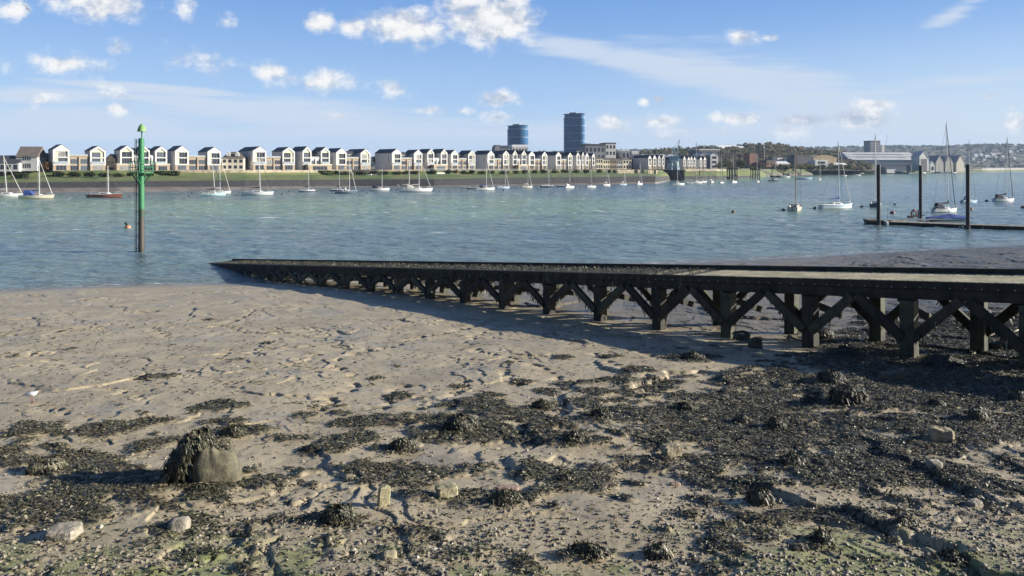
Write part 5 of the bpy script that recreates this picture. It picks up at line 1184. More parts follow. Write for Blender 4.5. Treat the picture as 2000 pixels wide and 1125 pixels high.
def hull(parent, L, Bm, F, m, name="hull", deck=B_DECK, rub=True, top=None, tran=None):
    S = hull_secs(L, Bm, F); mb = MB(); n = len(S)
    vs = []; 
    for s_ in S: vs += [Vector(p) for p in s_]+[Vector((p[0], -p[1], p[2])) for p in s_[1:]]
    w = 9; fs = []; ms = []
    def add(a, b_, c_, d, mi): fs.append((a, b_, c_, d)); ms.append(mi)
    for j in range(n-1):
        o = j*w; q = o+w
        for i in range(4):
            mi = 1 if i < 2 else (2 if (top is not None and i == 3) else 0)
            add(o+i, o+i+1, q+i+1, q+i, mi)
            a, b_ = (o+4+i, o+5+i) if i else (o, o+5); c_, d = (q+4+i, q+5+i) if i else (q, q+5)
            add(b_, a, c_, d, mi)
    mb.add(vs, fs); mb.m = ms
    mb.add([vs[i] for i in (0, 1, 2, 3, 4, 8, 7, 6, 5)], [tuple(range(9))], 3)
    hm = mb.build(name, [m, B_BOOT, top or m, tran or m], parent, smooth=False)
    dk = MB(); vs = []; fs = []
    for s_ in S: x, y, z = s_[4]; vs += [(x, y*.97, z-.02), (x, -y*.97, z-.02)]
    for j in range(n-1): fs.append((2*j, 2*j+1, 2*j+3, 2*j+2))
    dk.add(vs, fs); dk.build("deck", deck, parent, fix=False)
    if rub:
        rb = MB()
        for sg in (1, -1):
            for j in range(n-1):
                p = Vector(S[j][4]); q = Vector(S[j+1][4]); p.y *= sg; q.y *= sg; rb.beam(p, q, .07, .09)
        rb.build("rubbing_strake", B_RUB if rub == 'wood' else B_DECK, parent)
    return S
def cabin(parent, x0, x1, w0, w1, z, h, m, win=True, name="cabin"):
    mb = MB(); q = .82
    r0 = [(x0, -w0/2, z), (x0, w0/2, z), (x0+.05, w0/2*q, z+h), (x0+.05, -w0/2*q, z+h)]
    xm = x0+(x1-x0)*.7; rm = [(xm, -(w0+w1)/4, z), (xm, (w0+w1)/4, z), (xm, (w0+w1)/4*q, z+h*.92), (xm, -(w0+w1)/4*q, z+h*.92)]
    r1 = [(x1, -w1/2, z), (x1, w1/2, z), (x1-.25, w1/2*.7, z+h*.35), (x1-.25, -w1/2*.7, z+h*.35)]
    mb.loft([r0, rm, r1]); c = mb.build(name, m, parent)
    if win:
        for sg in (-1, 1):
            wv_ = MB(); a = x0+.12*(x1-x0); b_ = x0+.66*(x1-x0)
            ya = sg*(w0/2*.93); yb = sg*((w0+w1)/4*.945)
            wv_.add([(a, ya+sg*.02, z+h*.35), (b_, yb+sg*.03, z+h*.38), (b_-.06, yb*.94+sg*.03, z+h*.72), (a+.05, ya*.93+sg*.02, z+h*.76)], [(0, 1, 2, 3)])
            v0 = [Vector(v) for v in wv_.v]; wv_.add([v-Vector((0, sg*.05, 0)) for v in v0], [(0, 1, 2, 3)]); wv_.add(v0+[v-Vector((0, sg*.05, 0)) for v in v0], [(0, 1, 5, 4), (1, 2, 6, 5), (2, 3, 7, 6), (3, 0, 4, 7)])
            wv_.build("window", B_GLS, c, fix=False)
    return c
def canopy(parent, x0, x1, w, z, h, m, name="spray_hood"):
    rings = []
    for f, hh in ((0, .35), (.3, .9), (.65, 1.0), (1, .95)):
        x = lerp(x1, x0, f); rings.append([(x, -w/2, z), (x, -w/2*.92, z+h*hh*.6), (x, -w/2*.6, z+h*hh*.95), (x, 0, z+h*hh), (x, w/2*.6, z+h*hh*.95), (x, w/2*.92, z+h*hh*.6), (x, w/2, z)])
    MB().loft(rings).build(name, m, parent)
def sailboat(x0, x1, yw, label, col='white', mast=None, cover=None, hood=None, ang=12, kind='sloop', L=None, top=None, furl=True, mastm=None, deckbox=True, rub=True, hoodfull=False, out=False, mx=None, tran=None):
    """x0,x1 waterline span in plan px; yw waterline row; mast=(x at deck, x at top, row of top)"""
    D = dist(yw); wpx = (x1-x0)/FP*D; a = R(ang)
    if L is None: L = max(4.0, (wpx-abs(math.sin(a))*1.4)/max(.35, abs(math.cos(a))))
    c = wpt((x0+x1)/2, D+abs(math.sin(a))*L*.3); r = empty("sailing_boat" if kind != 'motor' else "motor_boat", (c.x, D+abs(math.sin(a))*L*.3, 0), a, label, "boat", "boats moored in the river")
    Bm = L*.30; F = .085*L+.18; S = hull(r, L, Bm, F, SM[col], top=SM.get(top), rub=rub, tran=SM.get(tran))
    zd = F*1.02
    if kind == 'motor':
        cabin(r, -L*.12, L*.22, Bm*.66, Bm*.5, zd, .34+.03*L, B_WHITE, True); cabin(r, -L*.2, L*.06, Bm*.62, Bm*.56, zd+.3+.03*L, .75, B_WHITE, True, "wheelhouse")
        MB().box((-L*.26, -Bm*.36, zd+1.08+.03*L), (L*.06, Bm*.36, zd+1.15+.03*L)).build("roof", C_WHT if hood is None else hood, r, fix=False)
        MB().box((-L*.44, -Bm*.3, zd-.05), (-L*.22, Bm*.3, zd+.12)).build("cockpit", B_BOOT, r, fix=False)  # dark box on the deck; its colour stands for the shaded cockpit well
    else:
        if deckbox: cabin(r, -L*.14, L*.24, Bm*.62, Bm*.36, zd-.02, .26+.035*L, B_WHITE if col != 'cream' else B_CREAM)
        cp = MB(); cp.box((-L*.42, -Bm*.30, zd-.04), (-L*.15, -Bm*.24, zd+.22)); cp.box((-L*.42, Bm*.24, zd-.04), (-L*.15, Bm*.30, zd+.22)); cp.build("coaming", B_DECK, r, fix=False)
        MB().box((-L*.415, -Bm*.235, zd-.03), (-L*.15, Bm*.235, zd+.03)).build("cockpit", B_BOOT, r, fix=False)  # flat dark slab; shade of the cockpit recess is put into its colour
        tl = MB(); tl.beam((-L*.47, 0, zd+.2), (-L*.30, 0, zd+.42), .06, .06); tl.box((-L*.5-.06, -.04, -.3), (-L*.5+.02, .04, zd+.28)); tl.build("rudder", B_BOOT if col != 'red' else B_RUB, r, fix=False)
        pu = MB()
        for sg in (-1, 1):
            P = [Vector((L*.5, 0, S[-1][4][2]+.55)), Vector((L*.38, sg*Bm*.22, S[9][4][2]+.52)), Vector((L*.38, sg*Bm*.24, S[9][4][2]))]; pu.path(P, .022, 5); Q = [Vector((-L*.49, sg*Bm*.34, zd)), Vector((-L*.49, sg*Bm*.34, zd+.58)), Vector((-L*.36, sg*Bm*.42, zd+.55)), Vector((-L*.36, sg*Bm*.42, zd))]; pu.path(Q, .022, 5)
        pu.build("pulpit", B_ALU, r)
    if hood is not None and kind != 'motor': canopy(r, -L*(.36 if hoodfull else .26), -L*.06, Bm*.66, zd+.1, .62+.06*L if not hoodfull else .8+.075*L, hood)
    if out: o_ = MB(); o_.box((-L*.5-.4, -.16, zd-.2), (-L*.5-.08, .16, zd+.35)); o_.tube((-L*.5-.25, 0, -.3), (-L*.5-.22, 0, zd), .07, n=6); o_.build("outboard", B_BOOT, r)
    masts = [] if mast is None else (mast if isinstance(mast[0], tuple) else [mast])
    for i, (xm, xt, yt) in enumerate(masts):
        bx = ((xm-(x0+x1)/2)/FP*D)/max(.35, math.cos(a)) if mx is None else mx
        bx = max(-L*.4, min(L*.3, bx)); ht = height(yt, D); lean = (xt-xm)/FP*D*math.cos(a); ly = -(xt-xm)/FP*D*math.sin(a)
        T = Vector((bx+lean, ly, ht)); z0 = zd+(.2 if i == 0 else .05)
        mm = mastm or B_ALU; rr = max(.055, .011*L)
        MB().tube((bx, 0, z0-.2), T, rr, rr*.8, 8).build("mast", mm, r)
        st = MB(); hb = Bm*.46; wr = .014+.00006*D
        bow = Vector((L*.49, 0, S[-1][4][2]+.1))
        for sg in (-1, 1):
            sp = T.lerp(Vector((bx, 0, z0)), .45); st.tube((bx-.1, sg*hb, zd), sp+Vector((0, sg*hb*.6, 0)), wr, n=4); st.tube(sp+Vector((0, sg*hb*.6, 0)), T-Vector((0, 0, .1)), wr, n=4)
        if i == 0 or len(masts) == 1: st.tube((-L*.49, 0, zd+.1), T, wr, n=4)
        st.build("shroud", B_WIRE, r)
        sp_ = MB(); m0 = T.lerp(Vector((bx, 0, z0)), .45); sp_.beam(m0+Vector((0, -hb*.6, 0)), m0+Vector((0, hb*.6, 0)), .05, .04); sp_.build("spreader", mm, r)
        if i == len(masts)-1:
            fs_ = MB(); fs_.tube(bow, T.lerp(Vector((bx, 0, z0)), .04), (.055+.0001*D) if furl else wr, (.03+.0001*D) if furl else wr, 6); fs_.build("furled_jib" if furl else "forestay", (C_NAVY if cover is C_NAVY else C_WHT) if furl else B_WIRE, r)
        if cover is not False:
            bl = L*(.36 if len(masts) == 1 else .24); zb_ = zd+.75+.05*L
            MB().tube((bx-.05, 0, zb_), (bx-bl, 0, zb_+.05), .05, .045, 6).build("boom", mm, r)
            if cover is not None:
                rg = []
                for f, hh in ((0, .62), (.12, .36), (.5, .27), (1.0, .14)):
                    x = bx-.02-bl*f; rg.append([(x, .12*(1-f*.5)*math.cos(q*math.pi/3), 0) for q in range(6)]); rg[-1] = [(x, .13*(1-.4*f)*math.cos(q*math.pi/3), zb_+.05+hh*.5+hh*.62*math.sin(q*math.pi/3)) for q in range(6)]
                MB().loft(rg).build("sail_cover", cover, r)
    return r
SB = sailboat
SB(-14, 41, 385, "white yacht cut by the left edge of the picture", 'white', (13.5, 7, 304), C_WHT, None, 8, furl=True)
SB(41, 101, 388.5, "cream sloop with a blue cockpit tent, second boat from the left edge", 'cream', (76, 76, 309), C_BLUE, C_BLUE, 8, hoodfull=True)
SB(177, 231, 386, "red-brown hulled dinghy cruiser with a white cabin left of the green beacon", 'red', (211, 210.5, 324), False, None, 4, furl=False, L=9)
SB(391, 438, 383, "pale aqua sloop with navy sail cover, in front of another yacht", 'aqua', (419.5, 414, 312), C_NAVY, None, 12)
SB(416, 449, 378, "white yacht half hidden behind the pale aqua sloop", 'white', (430.5, 429, 300), C_WHT, None, 14)
SB(473, 531, 381.5, "white sloop with a navy boom cover in front of the old cream house", 'white', (508, 506, 300), C_NAVY, None, 6)
SB(584, 614, 375, "small navy-hulled sloop with a white deck", 'navy', (603, 602, 325), C_NAVY, None, 10, top='white')
SB(645, 668, 373.5, "small navy yacht half hidden behind the grey motor sailer", 'navy', (674, 674, 322), C_NAVY, None, 10, mx=3.0)
SB(654, 696, 378, "grey motor sailer with a white wheelhouse and tall mast", 'grey', (682.5, 682, 314), False, None, 10, kind='motor')
SB(721, 759, 372.5, "white sloop with a navy cockpit canopy right of the grey motor sailer", 'white', (746, 746, 322), C_NAVY, C_NAVY, 10, hoodfull=True)
kt = SB(786, 837, 375, "white two-masted ketch with a dark stripe and stern flag", 'white', [(799.5, 799, 313), (818.5, 817.5, 300)], C_WHT, C_WHT, 10, L=11)
fl = MB(); fl.tube((-5.4, 0, 1.3), (-5.9, 0, 2.7), .03, n=5); fl.add([(-5.85, 0, 2.6), (-6.5, .05, 2.75), (-6.45, .08, 2.3), (-5.72, 0, 2.2), (-5.85, .02, 2.6), (-6.5, .07, 2.75), (-6.45, .1, 2.3), (-5.72, .02, 2.2)], [(0, 1, 2, 3), (7, 6, 5, 4)]); fl.build("flag", B_WHITE, kt, fix=False)
SB(928, 965, 371.5, "white sloop with a bright blue sail cover below the left glass tower", 'white', (950, 950, 307), C_BLUE, C_NAVY, 14)
SB(969, 995, 368.5, "pale blue small sloop with a blue cover right of the blue-covered sloop", 'lblue', (987, 986.5, 325), C_BLUE, None, 18)
SB(1018, 1040, 367, "cream small sloop between the two glass towers", 'cream', (1031, 1031, 325), C_WHT, None, 18)
SB(1055, 1082, 366, "navy-hulled sloop left of the tall glass tower", 'navy', (1072, 1071.5, 320), C_NAVY, None, 18)
SB(1101, 1123, 367.5, "white motor sailer with a dark waterline below the tall glass tower", 'white', (1113, 1113, 322), C_NAVY, C_WHT, 38, hoodfull=True)
SB(1144, 1165, 366.5, "white sloop with a dark boom right of the tall glass tower", 'white', (1154.5, 1154.5, 316), C_NAVY, None, 28)
SB(1176, 1193, 363, "small white yacht before the cream terrace, left one", 'white', (1185.5, 1185, 324), C_WHT, None, 30)
SB(1208, 1225, 362, "pale blue small yacht before the cream terrace", 'lblue', (1219, 1219, 334), C_WHT, None, 25)
SB(1241, 1257, 361, "white sloop seen bow-on before the grey-sided house", 'white', (1250, 1250, 315), C_WHT, C_WHT, 38)
SB(1311, 1337, 361.5, "white motor cruiser below the black pier", 'white', (1323, 1323, 329), False, None, 14, kind='motor', furl=False)
SB(1341, 1352, 359.5, "small grey inflatable-looking dinghy between two motor cruisers", 'grey', None, kind='sloop', ang=20, deckbox=False)
SB(1349, 1373, 358, "white cabin cruiser with a tall mast right of the black pier", 'white', (1360, 1360, 276), False, C_NAVY, 16, kind='motor', furl=False)
SB(1371, 1379, 356.5, "tiny white boat right of the cabin cruiser with the tall mast", 'white', (1375, 1375, 322), None, None, 35)
SB(1386, 1396, 357, "white yacht bow-on below the twin-gabled block", 'white', (1389.5, 1388, 308), C_WHT, C_WHT, 48)
SB(1403, 1416, 358, "white yacht bow-on, left of the timber dolphin", 'white', (1409.5, 1409, 300), C_NAVY, None, 46)
SB(1426, 1442, 357, "white yacht before the dark timber dolphin", 'white', (1433.5, 1431.5, 292), C_NAVY, C_WHT, 36)
SB(1475, 1486, 356, "white yacht bow-on before the open pile dolphin", 'white', (1480, 1478, 294), C_NAVY, None, 50)
SB(1501, 1523, 354, "navy-hulled yacht with white deck beside the gangway landing", 'navy', (1514.5, 1513.5, 293), C_NAVY, C_NAVY, 12)
SB(1525, 1543, 347, "white and yellow motor launch behind the navy-hulled yacht", 'white', None, False, None, 10, kind='motor')
SB(1533, 1573, 413, "old cream cutter with a varnished wooden mast seen from ahead", 'cream', (1554, 1555, 288), False, None, 62, L=8.5, mastm=B_WOODM, furl=False, rub='wood')
SB(1556, 1585, 350.5, "low pale blue barge boat behind the cream cutter's mast", 'lblue', None, ang=4, deckbox=False, L=11)
SB(1596, 1607, 351.5, "white yacht bow-on before the white office block", 'white', (1601, 1601, 298), C_WHT, None, 46)
SB(1641, 1654, 344, "small white launch with a black outboard before the quay", 'white', None, ang=5, deckbox=True, out=True); SB(1666, 1681, 343.2, "small white boat before the quay, right one", 'white', None, ang=5)
SB(1601, 1664, 408, "white and light blue sloop with a bright blue sail cover left of the black piles", 'white', (1640, 1638.5, 276), C_BLUE, None, 16, top='lblue', L=7.6)
SB(1689, 1731, 405, "white yacht with navy stern seen end-on behind the left black pile", 'white', (1714, 1713, 258), False, None, 58, L=7.4, tran='navy', mx=.5)
SB(1817, 1872, 415, "large white cruising yacht with navy spray hood between the black piles", 'white', (1854, 1849.5, 237), C_NAVY, C_NAVY, 14, hoodfull=True)
SB(1874, 1911, 397, "pale blue sloop with a bright blue cover behind the right black pile", 'lblue', (1893.5, 1893, 272), C_BLUE, C_BLUE, 14, furl=False)
SB(1938, 1982, 394, "white sloop with a dark canopy near the right edge", 'white', (1966, 1968, 266), C_NAVY, C_NAVY, 10, hoodfull=True)
SB(1792, 1808, 338.6, "moored white motor yacht at the slipway shed's door", 'white', None, ang=5, kind='motor', L=12); SB(1829, 1846, 338.2, "navy motor yacht before the left pointed slip cover", 'navy', None, ang=5, kind='motor', L=12); SB(1853, 1868, 338, "white motor yacht before the middle pointed slip cover", 'white', None, ang=5, kind='motor', L=11); SB(1938, 1962, 335.6, "distant grey barge below the far hillside", 'grey', None, ang=3, kind='motor', L=18)
SB(1748, 1776, 339.3, "dark workboat at the quay before the slipway shed", 'navy', None, ang=3, kind='motor', L=17)
for x0, x1, y, lab, a in ((917, 928, 369.5, "dark little dinghy tied astern of the blue-covered sloop", 10), (1092, 1101, 365, "dark little dinghy astern of the white motor sailer", 10)):
    SB(x0, x1, y, lab, 'navy', None, ang=a, deckbox=False)
# ------------------------------------------------------------------ buoys
BU_R = mat("faded red buoy", (.13, .04, .03), .55, .2, 4); BU_O = mat("orange buoy", (.42, .19, .11), .5, .15, 4); BU_D = mat("dark weed stained buoy", (.03, .022, .022), .6, .3, 4); BU_P = mat("faded pink buoy", (.42, .20, .17), .55, .2, 4); BU_W = mat("white buoy", (.55, .53, .5), .5, .1, 4)
BUO = [(131, 386.5, 3.6, BU_D, "dark buoy right of the cream sloop"), (169, 382.5, 3.2, BU_D, "dark buoy left of the red-brown boat"), (254, 384.5, 3.4, BU_D, "dark buoy between the red-brown boat and the green beacon"), (369, 383.5, 4, BU_D, "dark buoy left of the pale aqua sloop, nearer one"), (375, 378, 4, BU_D, "dark buoy left of the pale aqua sloop, farther one"), (463, 381, 3, BU_D, "dark buoy at the white sloop's stern, nearer one"), (467, 376.5, 3.4, BU_D, "dark buoy at the white sloop's stern, farther one"),
  (551, 379.5, 4, BU_D, "dark buoy off the bow of the navy-covered white sloop"), (564, 375, 3.6, BU_D, "dark buoy left of the small navy-hulled sloop"), (643, 374, 3.4, BU_D, "dark buoy left of the grey motor sailer, farther one"), (649, 378, 3, BU_D, "dark buoy left of the grey motor sailer, nearer one"), (708, 373.5, 3.4, BU_D, "dark buoy left of the navy-canopied sloop, farther one"), (717, 377, 3.6, BU_D, "dark buoy left of the navy-canopied sloop, nearer one"), (776, 372, 4, BU_D, "dark buoy at the ketch's stern"), (842, 371, 3, BU_D, "dark buoy at the ketch's bow, farther one"), (858, 374, 3.4, BU_D, "dark buoy at the ketch's bow, nearer one"),
  (902, 370, 3, BU_D, "dark buoy left of the blue-covered sloop"), (983, 371.8, 4, BU_D, "dark buoy in front of the pale blue small sloop"), (1008, 367.5, 3, BU_D, "dark buoy left of the cream small sloop"), (1050, 370, 3.4, BU_D, "dark buoy left of the navy-hulled sloop"), (1133, 367.5, 3.4, BU_D, "dark buoy left of the dark-boomed sloop"), (1271, 364.5, 2.6, BU_D, "dark buoy right of the bow-on sloop"), (1300, 363.4, 2.4, BU_D, "dark buoy left of the motor cruiser below the pier"), (1383, 360.5, 2.4, BU_D, "dark buoy below the twin-gabled block"), (1452, 357.5, 2.4, BU_D, "dark buoy left of the open pile dolphin"),
  (1432, 415.5, 8, BU_R, "lone dark red buoy in open water right of the middle"), (1530, 412.5, 8.5, BU_D, "dark buoy at the cream cutter's left side"), (1592, 408.5, 8.5, BU_D, "dark buoy between the cream cutter and the light blue sloop"), (1683, 405, 7, BU_P, "pinkish buoy left of the white and navy yacht"), (1666, 402, 4, BU_D, "tiny dark float at the light blue sloop's bow"), (1743, 418, 10.5, BU_R, "red-brown buoy behind the pontoon between the left piles"), (1748, 400.5, 5, BU_D, "small dark buoy between the left two black piles"), (1896, 410.5, 9, BU_R, "red-brown buoy right of the right black pile"), (1927, 394, 7, BU_D, "dark buoy left of the dark-canopied sloop"), (1998, 407, 9, BU_R, "reddish buoy cut by the right edge")]
for x, y, w, m_, lab in BUO:
    D = dist(y); r_ = w/FP*D/2
    mb = MB(); mb.lathe([(r_*.05, -r_*.6), (r_*.75, -r_*.5), (r_, 0), (r_*.93, r_*.4), (r_*.6, r_*.85), (r_*.18, r_*1.0), (r_*.14, r_*1.15)], 14); mb.tube((0, 0, r_*1.1), (0, 0, r_*1.3), r_*.1, n=6)
    tag(mb.build("mooring_buoy", m_, loc=wpt(x, D, .05), smooth=True), lab, "buoy", "mooring buoys")
D = dist(446); bo = empty("pickup_buoy", wpt(250, D, .05), 0, "orange buoy with a dark flag-like handle left of the green beacon", "buoy"); rb = 6/FP*D
MB().lathe([(rb*.05, -rb*.5), (rb*.8, -rb*.4), (rb, .1*rb), (rb*.8, rb*.7), (rb*.2, rb)], 16).build("float", BU_O, bo, smooth=True); MB().beam((-rb*.1, 0, rb*.7), (-rb*.9, 0, rb*1.9), rb*.7, rb*.5).build("handle", mat("dark green rubber", (.02, .05, .04), .6), bo)

# ------------------------------------------------------------------ green beacon
D = dist(493); bc = empty("green_beacon", wpt(276, D), 0, "tall green navigation beacon on a steel pile with ladder and platform", "beacon"); mpp = D/FP
GRN, t, b = new_mat("green beacon paint"); tc = t.n('ShaderNodeTexCoord').outputs['Object']; sx_ = t.n('ShaderNodeSeparateXYZ'); t.L.new(tc, sx_.inputs[0]); nz = t.noise(t.mapping(tc, sc=(6, 6, 1.2)), 1.5, 5)
hz = t.math('ADD', sx_.outputs[2], t.math('MULTIPLY_ADD', nz, 1.2, -.6))
col = t.mix(t.ramp(nz, .3, .7), (.022, .15, .055), (.04, .20, .085)); col = t.mix(t.ramp(hz, 4.75, 4.35), col, (.03, .055, .028)); col = t.mix(t.ramp(hz, 3.9, 3.4), col, (.058, .047, .038)); col = t.mix(t.ramp(hz, .8, .2), col, (.03, .03, .02))
t.put(b.inputs['Base Color'], col); b.inputs['Roughness'].default_value = .5; t.put(b.inputs['Normal'], t.bump(nz, .3, .02))
GRP = mat("green platform paint", (.012, .14, .06), .5, .2, 3); LAMP = mat("weathered green topmark", (.16, .30, .10), .6, .15, 4); DKST = mat("dark ladder steel", (.02, .035, .03), .6, .3, 3)
rp_ = 5.6*mpp; zt = height(270, D)
MB().tube((0, 0, -2.5), (0, 0, zt), rp_, rp_*.94, 28).build("pile", GRN, bc, smooth=False, bevel=.02)
bpy.data.objects["pile"].data
MB().tube((.05, 0, zt), (.05, 0, height(256, D)), .07, n=8).build("topmark_pole", GRP, bc)
rc = 8.3*mpp; MB().lathe([(rc*1.02, 0), (rc, .03), (rc*.86, .30), (rc*.62, .56), (rc*.36, .72), (rc*.1, .80), (.01, .81)], 20, c=(.05, 0, height(257, D))).build("topmark", LAMP, bc, smooth=True)
zp = height(337, D); ro = 21.5*mpp
pf = MB(); pf.lathe([(rp_*1.02, zp-.06), (ro, zp-.06), (ro, zp+.04), (rp_*1.02, zp+.04)], 24); pf.build("platform", GRP, bc)
rl = MB()
for z in (zp+.55, height(315, D)):
    for q in range(20): a0, a1 = 2*math.pi*q/20, 2*math.pi*(q+1)/20; rl.tube((ro*math.cos(a0), ro*math.sin(a0), z), (ro*math.cos(a1), ro*math.sin(a1), z), .035, n=6)
for q in range(10): a0 = 2*math.pi*q/10; rl.tube((ro*math.cos(a0), ro*math.sin(a0), zp), (ro*math.cos(a0), ro*math.sin(a0), height(315, D)), .035, n=6)
rl.build("guard_rail", GRP, bc)
for q in range(4):
    a0 = math.pi/4*0+math.pi/2*q; br = MB(); br.beam((rp_*math.cos(a0), rp_*math.sin(a0), zp-1.15), (ro*.92*math.cos(a0), ro*.92*math.sin(a0), zp-.08), .09, .09); br.build("bracket", GRP, bc)
la = MB(); lx = -rp_-.22
for sy in (-.16, .16): la.tube((lx, sy-.1, -1), (lx, sy-.1, height(271, D)), .04, n=6)
z = .2
while z < height(272, D): la.tube((lx, -.26, z), (lx, .06, z), .025, n=5); z += .3
for z in (.4, 1.7, 3.0, 4.3, 6.0, 8.6, 10.2, 11.5): la.tube((lx, -.1, z), (-rp_*.7, -.05, z), .035, n=5)
la.build("ladder", DKST, bc)
la = MB(); la.tube((lx-.1, .1, zp+.3), (lx-.1, .1, height(322, D)), .03, n=5); MB().box((-ro*.75, -.6, zp+.9), (-ro*.55, -.45, zp+1.15)).build("lamp", B_WHITE, bc, fix=False)

# ------------------------------------------------------------------ pontoon and its black piles
PB = mat("black steel pile", (.012, .013, .015), .5, .25, 2, sc=(1, 1, .3)); PONT = mat("weathered pontoon deck", (.20, .175, .13), .8, .25, 2, bump=.01); PONS = mat("dark pontoon float", (.018, .016, .015), .7, .3, 1)
for i, (x, yb, yt, w, lab) in enumerate(((1716, 440.5, 322, 7.5, "left black mooring pile of the pontoon"), (1798, 427.5, 323, 6.5, "middle black mooring pile of the pontoon"), (1890.5, 449.5, 321, 7.5, "right black mooring pile of the pontoon"))):
    D = dist(yb); rr = w/FP*D/2; p = wpt(x, D); r = empty("mooring_pile", p, 0, lab, "pile", "black piles holding the pontoon")
    MB().tube((0, 0, -3), (0, 0, height(yt, D)-.12), rr, rr, 20).build("shaft", PB, r, smooth=False); MB().tube((0, 0, height(yt, D)-.12), (0, 0, height(yt, D)), rr*1.06, rr*1.0, 20).build("cap", PB, r)
    cl = MB(); cl.beam((-rr*1.8, -rr*1.25, .62), (rr*1.8, -rr*1.25, .62), .12, .12); cl.beam((-rr*1.8, rr*1.25, .62), (rr*1.8, rr*1.25, .62), .12, .12); cl.build("guide_bracket", PB, r)
def pontoon(p, q, w, label, top=.55):
    p = Vector(p); q = Vector(q); d = (q-p); L = d.length; r = empty("pontoon", p, math.atan2(d.y, d.x), label, "pontoon", "floating pontoon sections")
    fl = MB(); s_ = 0
    while s_ < L-.1: e = min(L, s_+2.4); fl.box((s_+.08, .08, -.3), (e-.08, w-.08, top-.16)); s_ = e
    fl.build("float", PONS, r, fix=False)
    dk = MB(); s_ = 0
    while s_ < L-.02: e = min(L, s_+.3); dk.box((s_+.008, 0, top-.06), (e-.008, w, top+random.uniform(-.012, .012))); s_ = e
    dk.build("deck", PONT, r, fix=False)
    fr = MB(); fr.box((0, -.06, top-.26), (L, -.004, top-.02)); fr.box((0, w+.004, top-.26), (L, w+.06, top-.02)); fr.build("edge_timber", PONS, r, fix=False)
    return r
G = lambda x, y: wpt(x, dist(y))
pontoon(G(1696, 439), G(1880, 446), 3.0, "main floating pontoon section between the black piles"); pontoon(G(1882, 446.2), G(2150, 455.5), 2.4, "floating pontoon section running out of the right edge")
pe = pontoon(G(1688, 436.4)+Vector((0, .3, 0)), G(1696, 438.9), 2.2, "small sloping pontoon end at the left pile", .72)
p = wpt(1738, dist(439.0)+.4, .62); q = wpt(1806, dist(438.5)+2.0, .66); lp = MB(); lp.beam((0, 0, 0), q-p, .9, .09); lp.beam((2.2, .7, .1), (q-p)*1.25+Vector((1, -1.2, .0)), .6, .08); tag(lp.build("gangplank", PONT, loc=p), "loose gangplanks lying across the pontoon by the left pile", "gangplank")
p = wpt(1731, dist(441)-.2, .30); mb = MB(); mb.lathe([(.10, -.16), (.30, -.16), (.36, -.1), (.36, .1), (.30, .16), (.10, .16)], 14); o = mb.build("tyre_fender", mat("grey blue fender", (.12, .17, .2), .6), loc=p, smooth=True); o.rotation_euler = (R(90), 0, R(10)); tag(o, "grey-blue round fender on the pontoon's edge by the left pile", "fender")
# lifebuoy on a stand by the middle pile, a slim lamp pole, covered dinghy
p = wpt(1785, dist(434)+2.0, .55); r = empty("lifebuoy_stand", p, 0, "orange-red lifebuoy on a low stand beside the middle black pile", "lifebuoy"); tor = MB(); nn, mm_ = 20, 8; vs = []
for i in range(nn):
    for j in range(mm_): a, b2 = 2*math.pi*i/nn, 2*math.pi*j/mm_; vs.append(((.42+.13*math.cos(b2))*math.cos(a), .13*math.sin(b2), .75+(.52+.13*math.cos(b2))*math.sin(a)))
tor.add(vs, [(i*mm_+j, ((i+1) % nn)*mm_+j, ((i+1) % nn)*mm_+(j+1) % mm_, i*mm_+(j+1) % mm_) for i in range(nn) for j in range(mm_)]); tor.build("ring", mat("faded orange ring", (.24, .095, .06), .6, .2, 4), r, smooth=True)
MB().tube((.05, .16, 0), (.05, .16, 1.5), .05, n=8).build("post", M_DKB, r); MB().box((-1.0, -.2, 0), (-.1, .35, .35)).build("rope_coil", mat("brown rope heap", (.14, .08, .06), .9, .3, 8), r, bevel=.1); MB().box((.45, .05, 0), (.95, .12, 1.25)).build("cage_frame", M_FRAME, r, fix=False)
p = wpt(1734, dist(435)+1, .55); tag(MB().tube((0, 0, 0), (0, 0, 1.7), .03, n=6).build("slim_post", M_DKB, loc=p), "slim dark post standing on the pontoon between the left piles", "post")
D = dist(433.0); c = wpt(1852, D+1.0, .1); dg = empty("covered_dinghy", c, R(-3), "dinghy under a bright blue tarpaulin moored behind the pontoon", "dinghy"); L_ = 80/FP*D
hull(dg, L_, 1.7, .42, B_WHITE, rub=False); rg = []
for f, hh in ((0, .52), (.08, .62), (.25, .78), (.5, 1.12), (.56, 1.16), (.62, 1.1), (.85, .80), (1, .62)):
    x = -L_/2-.05+(L_+.1)*f; b2 = .92*math.sin(math.pi*min(.93, .12+.8*f if f < .5 else 1.0-.62*f))**.6; rg.append([(x, -b2, .36), (x, -b2*1.0, .46), (x, -b2*.5, (hh+.46)/2+.1), (x, 0, hh), (x, b2*.5, (hh+.46)/2+.1), (x, b2, .46), (x, b2, .36)])
MB().loft(rg).build("tarpaulin", C_BLUE, dg); MB().tube((.25, .3, .5), (.25, .3, 1.75), .06, n=6).build("davit_post", B_ALU, dg)

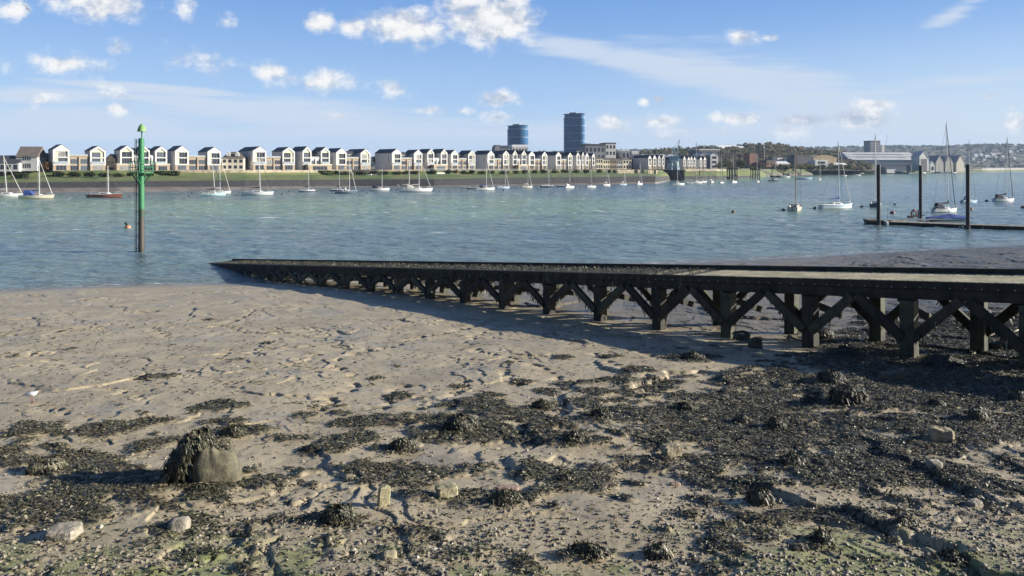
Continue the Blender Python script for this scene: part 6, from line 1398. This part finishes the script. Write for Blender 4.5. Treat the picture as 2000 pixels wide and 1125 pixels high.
# ------------------------------------------------------------------ gulls
M_GW = mat("white feathers", (.80, .79, .77), .7, .04, 12); M_GG = mat("grey wing feathers", (.66, .67, .69), .7, .06, 12); M_GD = mat("dark head feathers", (.04, .032, .03), .7, .1, 12); M_GL = mat("red legs and bill", (.16, .05, .03), .5, .1, 12)
def body_loft(st, n=12):
    mb = MB(); rings = []
    for (x, z, ry, rz) in st: rings.append([(x, ry*math.cos(2*math.pi*k/n), z+rz*math.sin(2*math.pi*k/n)) for k in range(n)])
    mb.loft(rings); return mb
X, Y, z = g2m(62, 787); z = float(mud_h(np.array(X), np.array(Y))); GS = 1.0
gl = empty("gull", (X, Y, z), R(4), "white gull with a dark head spot standing on the mud at the left", "gull")
st = [(-.235, .150, .006, .004), (-.20, .160, .018, .010), (-.15, .175, .034, .024), (-.09, .190, .052, .046), (-.02, .200, .062, .062), (.05, .212, .058, .062), (.095, .232, .044, .048), (.118, .258, .032, .034), (.130, .286, .029, .029), (.148, .296, .027, .026), (.165, .292, .016, .015), (.178, .288, .006, .006), (.212, .282, .002, .002)]
bd = body_loft(st); bd.m = []
for f in bd.f:
    cx = sum(bd.v[i][0] for i in f)/len(f); cz = sum(bd.v[i][2] for i in f)/len(f)
    bd.m.append(3 if cx > .172 else (2 if (cx > .132 and cz > .283) else 0))
for sg in (-1, 1):
    bd.tube((.0, sg*.022, .150), (.004, sg*.024, .01), .007, .005, 6, 3)
    for a in (-.45, 0, .45): bd.beam((.004, sg*.024, .006), (.045*math.cos(a), sg*.024+.045*math.sin(a), .003), .006, .005, mi=3)
bd.build("body", [M_GW, M_GG, M_GD, M_GL], gl, smooth=True)
for sg in (-1, 1):
    wg = MB(); R_ = []
    for x, zz, y, h in ((-.215, .172, .012, .004), (-.15, .190, .036, .016), (-.07, .212, .058, .030), (.01, .222, .066, .034), (.07, .225, .058, .022), (.09, .225, .048, .008)): R_.append([(x, sg*(y+.004), zz-h), (x, sg*(y+.012), zz), (x, sg*(y*.55), zz+h*1.0), (x, sg*(y*.5), zz+h*.5)])
    wg.loft(R_); wg.build("wing", M_GG, gl, smooth=True)
D = 62; p = wpt(53, D, height(17, D)); fb = body_loft([(-.26, .0, .012, .008), (-.20, 0, .03, .02), (-.08, 0, .06, .055), (.06, 0, .062, .06), (.15, .01, .042, .042), (.20, .015, .034, .034), (.235, .01, .014, .014), (.27, .005, .004, .004)], 10)
def wing_pts(sg): return [(.09, sg*.05, .02, .16), (.12, sg*.22, .11, .15), (.06, sg*.42, .10, .12), (-.06, sg*.60, .02, .03)]
for sg in (-1, 1):
    R_ = []
    for x, y, zz, ch in wing_pts(sg): R_.append([(x, y, zz), (x-ch*.5, y, zz+.016), (x-ch, y, zz), (x-ch*.5, y, zz-.004)])
    fb.loft(R_)
o = fb.build("flying_gull", mat("backlit dark feathers", (.16, .16, .18), .8, .1, 8), loc=p, smooth=True); o.scale = (.7, .7, .7); o.rotation_euler = (R(60), R(-25), R(70)); tag(o, "small dark gull flying high at the top left", "gull")

# ------------------------------------------------------------------ air
if HAZE > 0:
    hz = MB().box((-5200, -300, -6), (5200, 5600, 135)).build("haze", None, fix=False) if False else None
    mb = MB().box((-5200, -300, -6), (5200, 5600, 150)); HZM = bpy.data.materials.new("river haze"); HZM.use_nodes = True; nt = HZM.node_tree
    for n_ in list(nt.nodes): nt.nodes.remove(n_)
    vo = nt.nodes.new('ShaderNodeVolumePrincipled'); vo.inputs['Color'].default_value = (*HAZE_COL, 1); vo.inputs['Density'].default_value = HAZE; vo.inputs['Anisotropy'].default_value = 0
    oo = nt.nodes.new('ShaderNodeOutputMaterial'); nt.links.new(vo.outputs[0], oo.inputs['Volume'])
    h_ = mb.build("haze", HZM); tag(h_, "pale blue haze lying over the river and hills", "haze", kind="stuff")
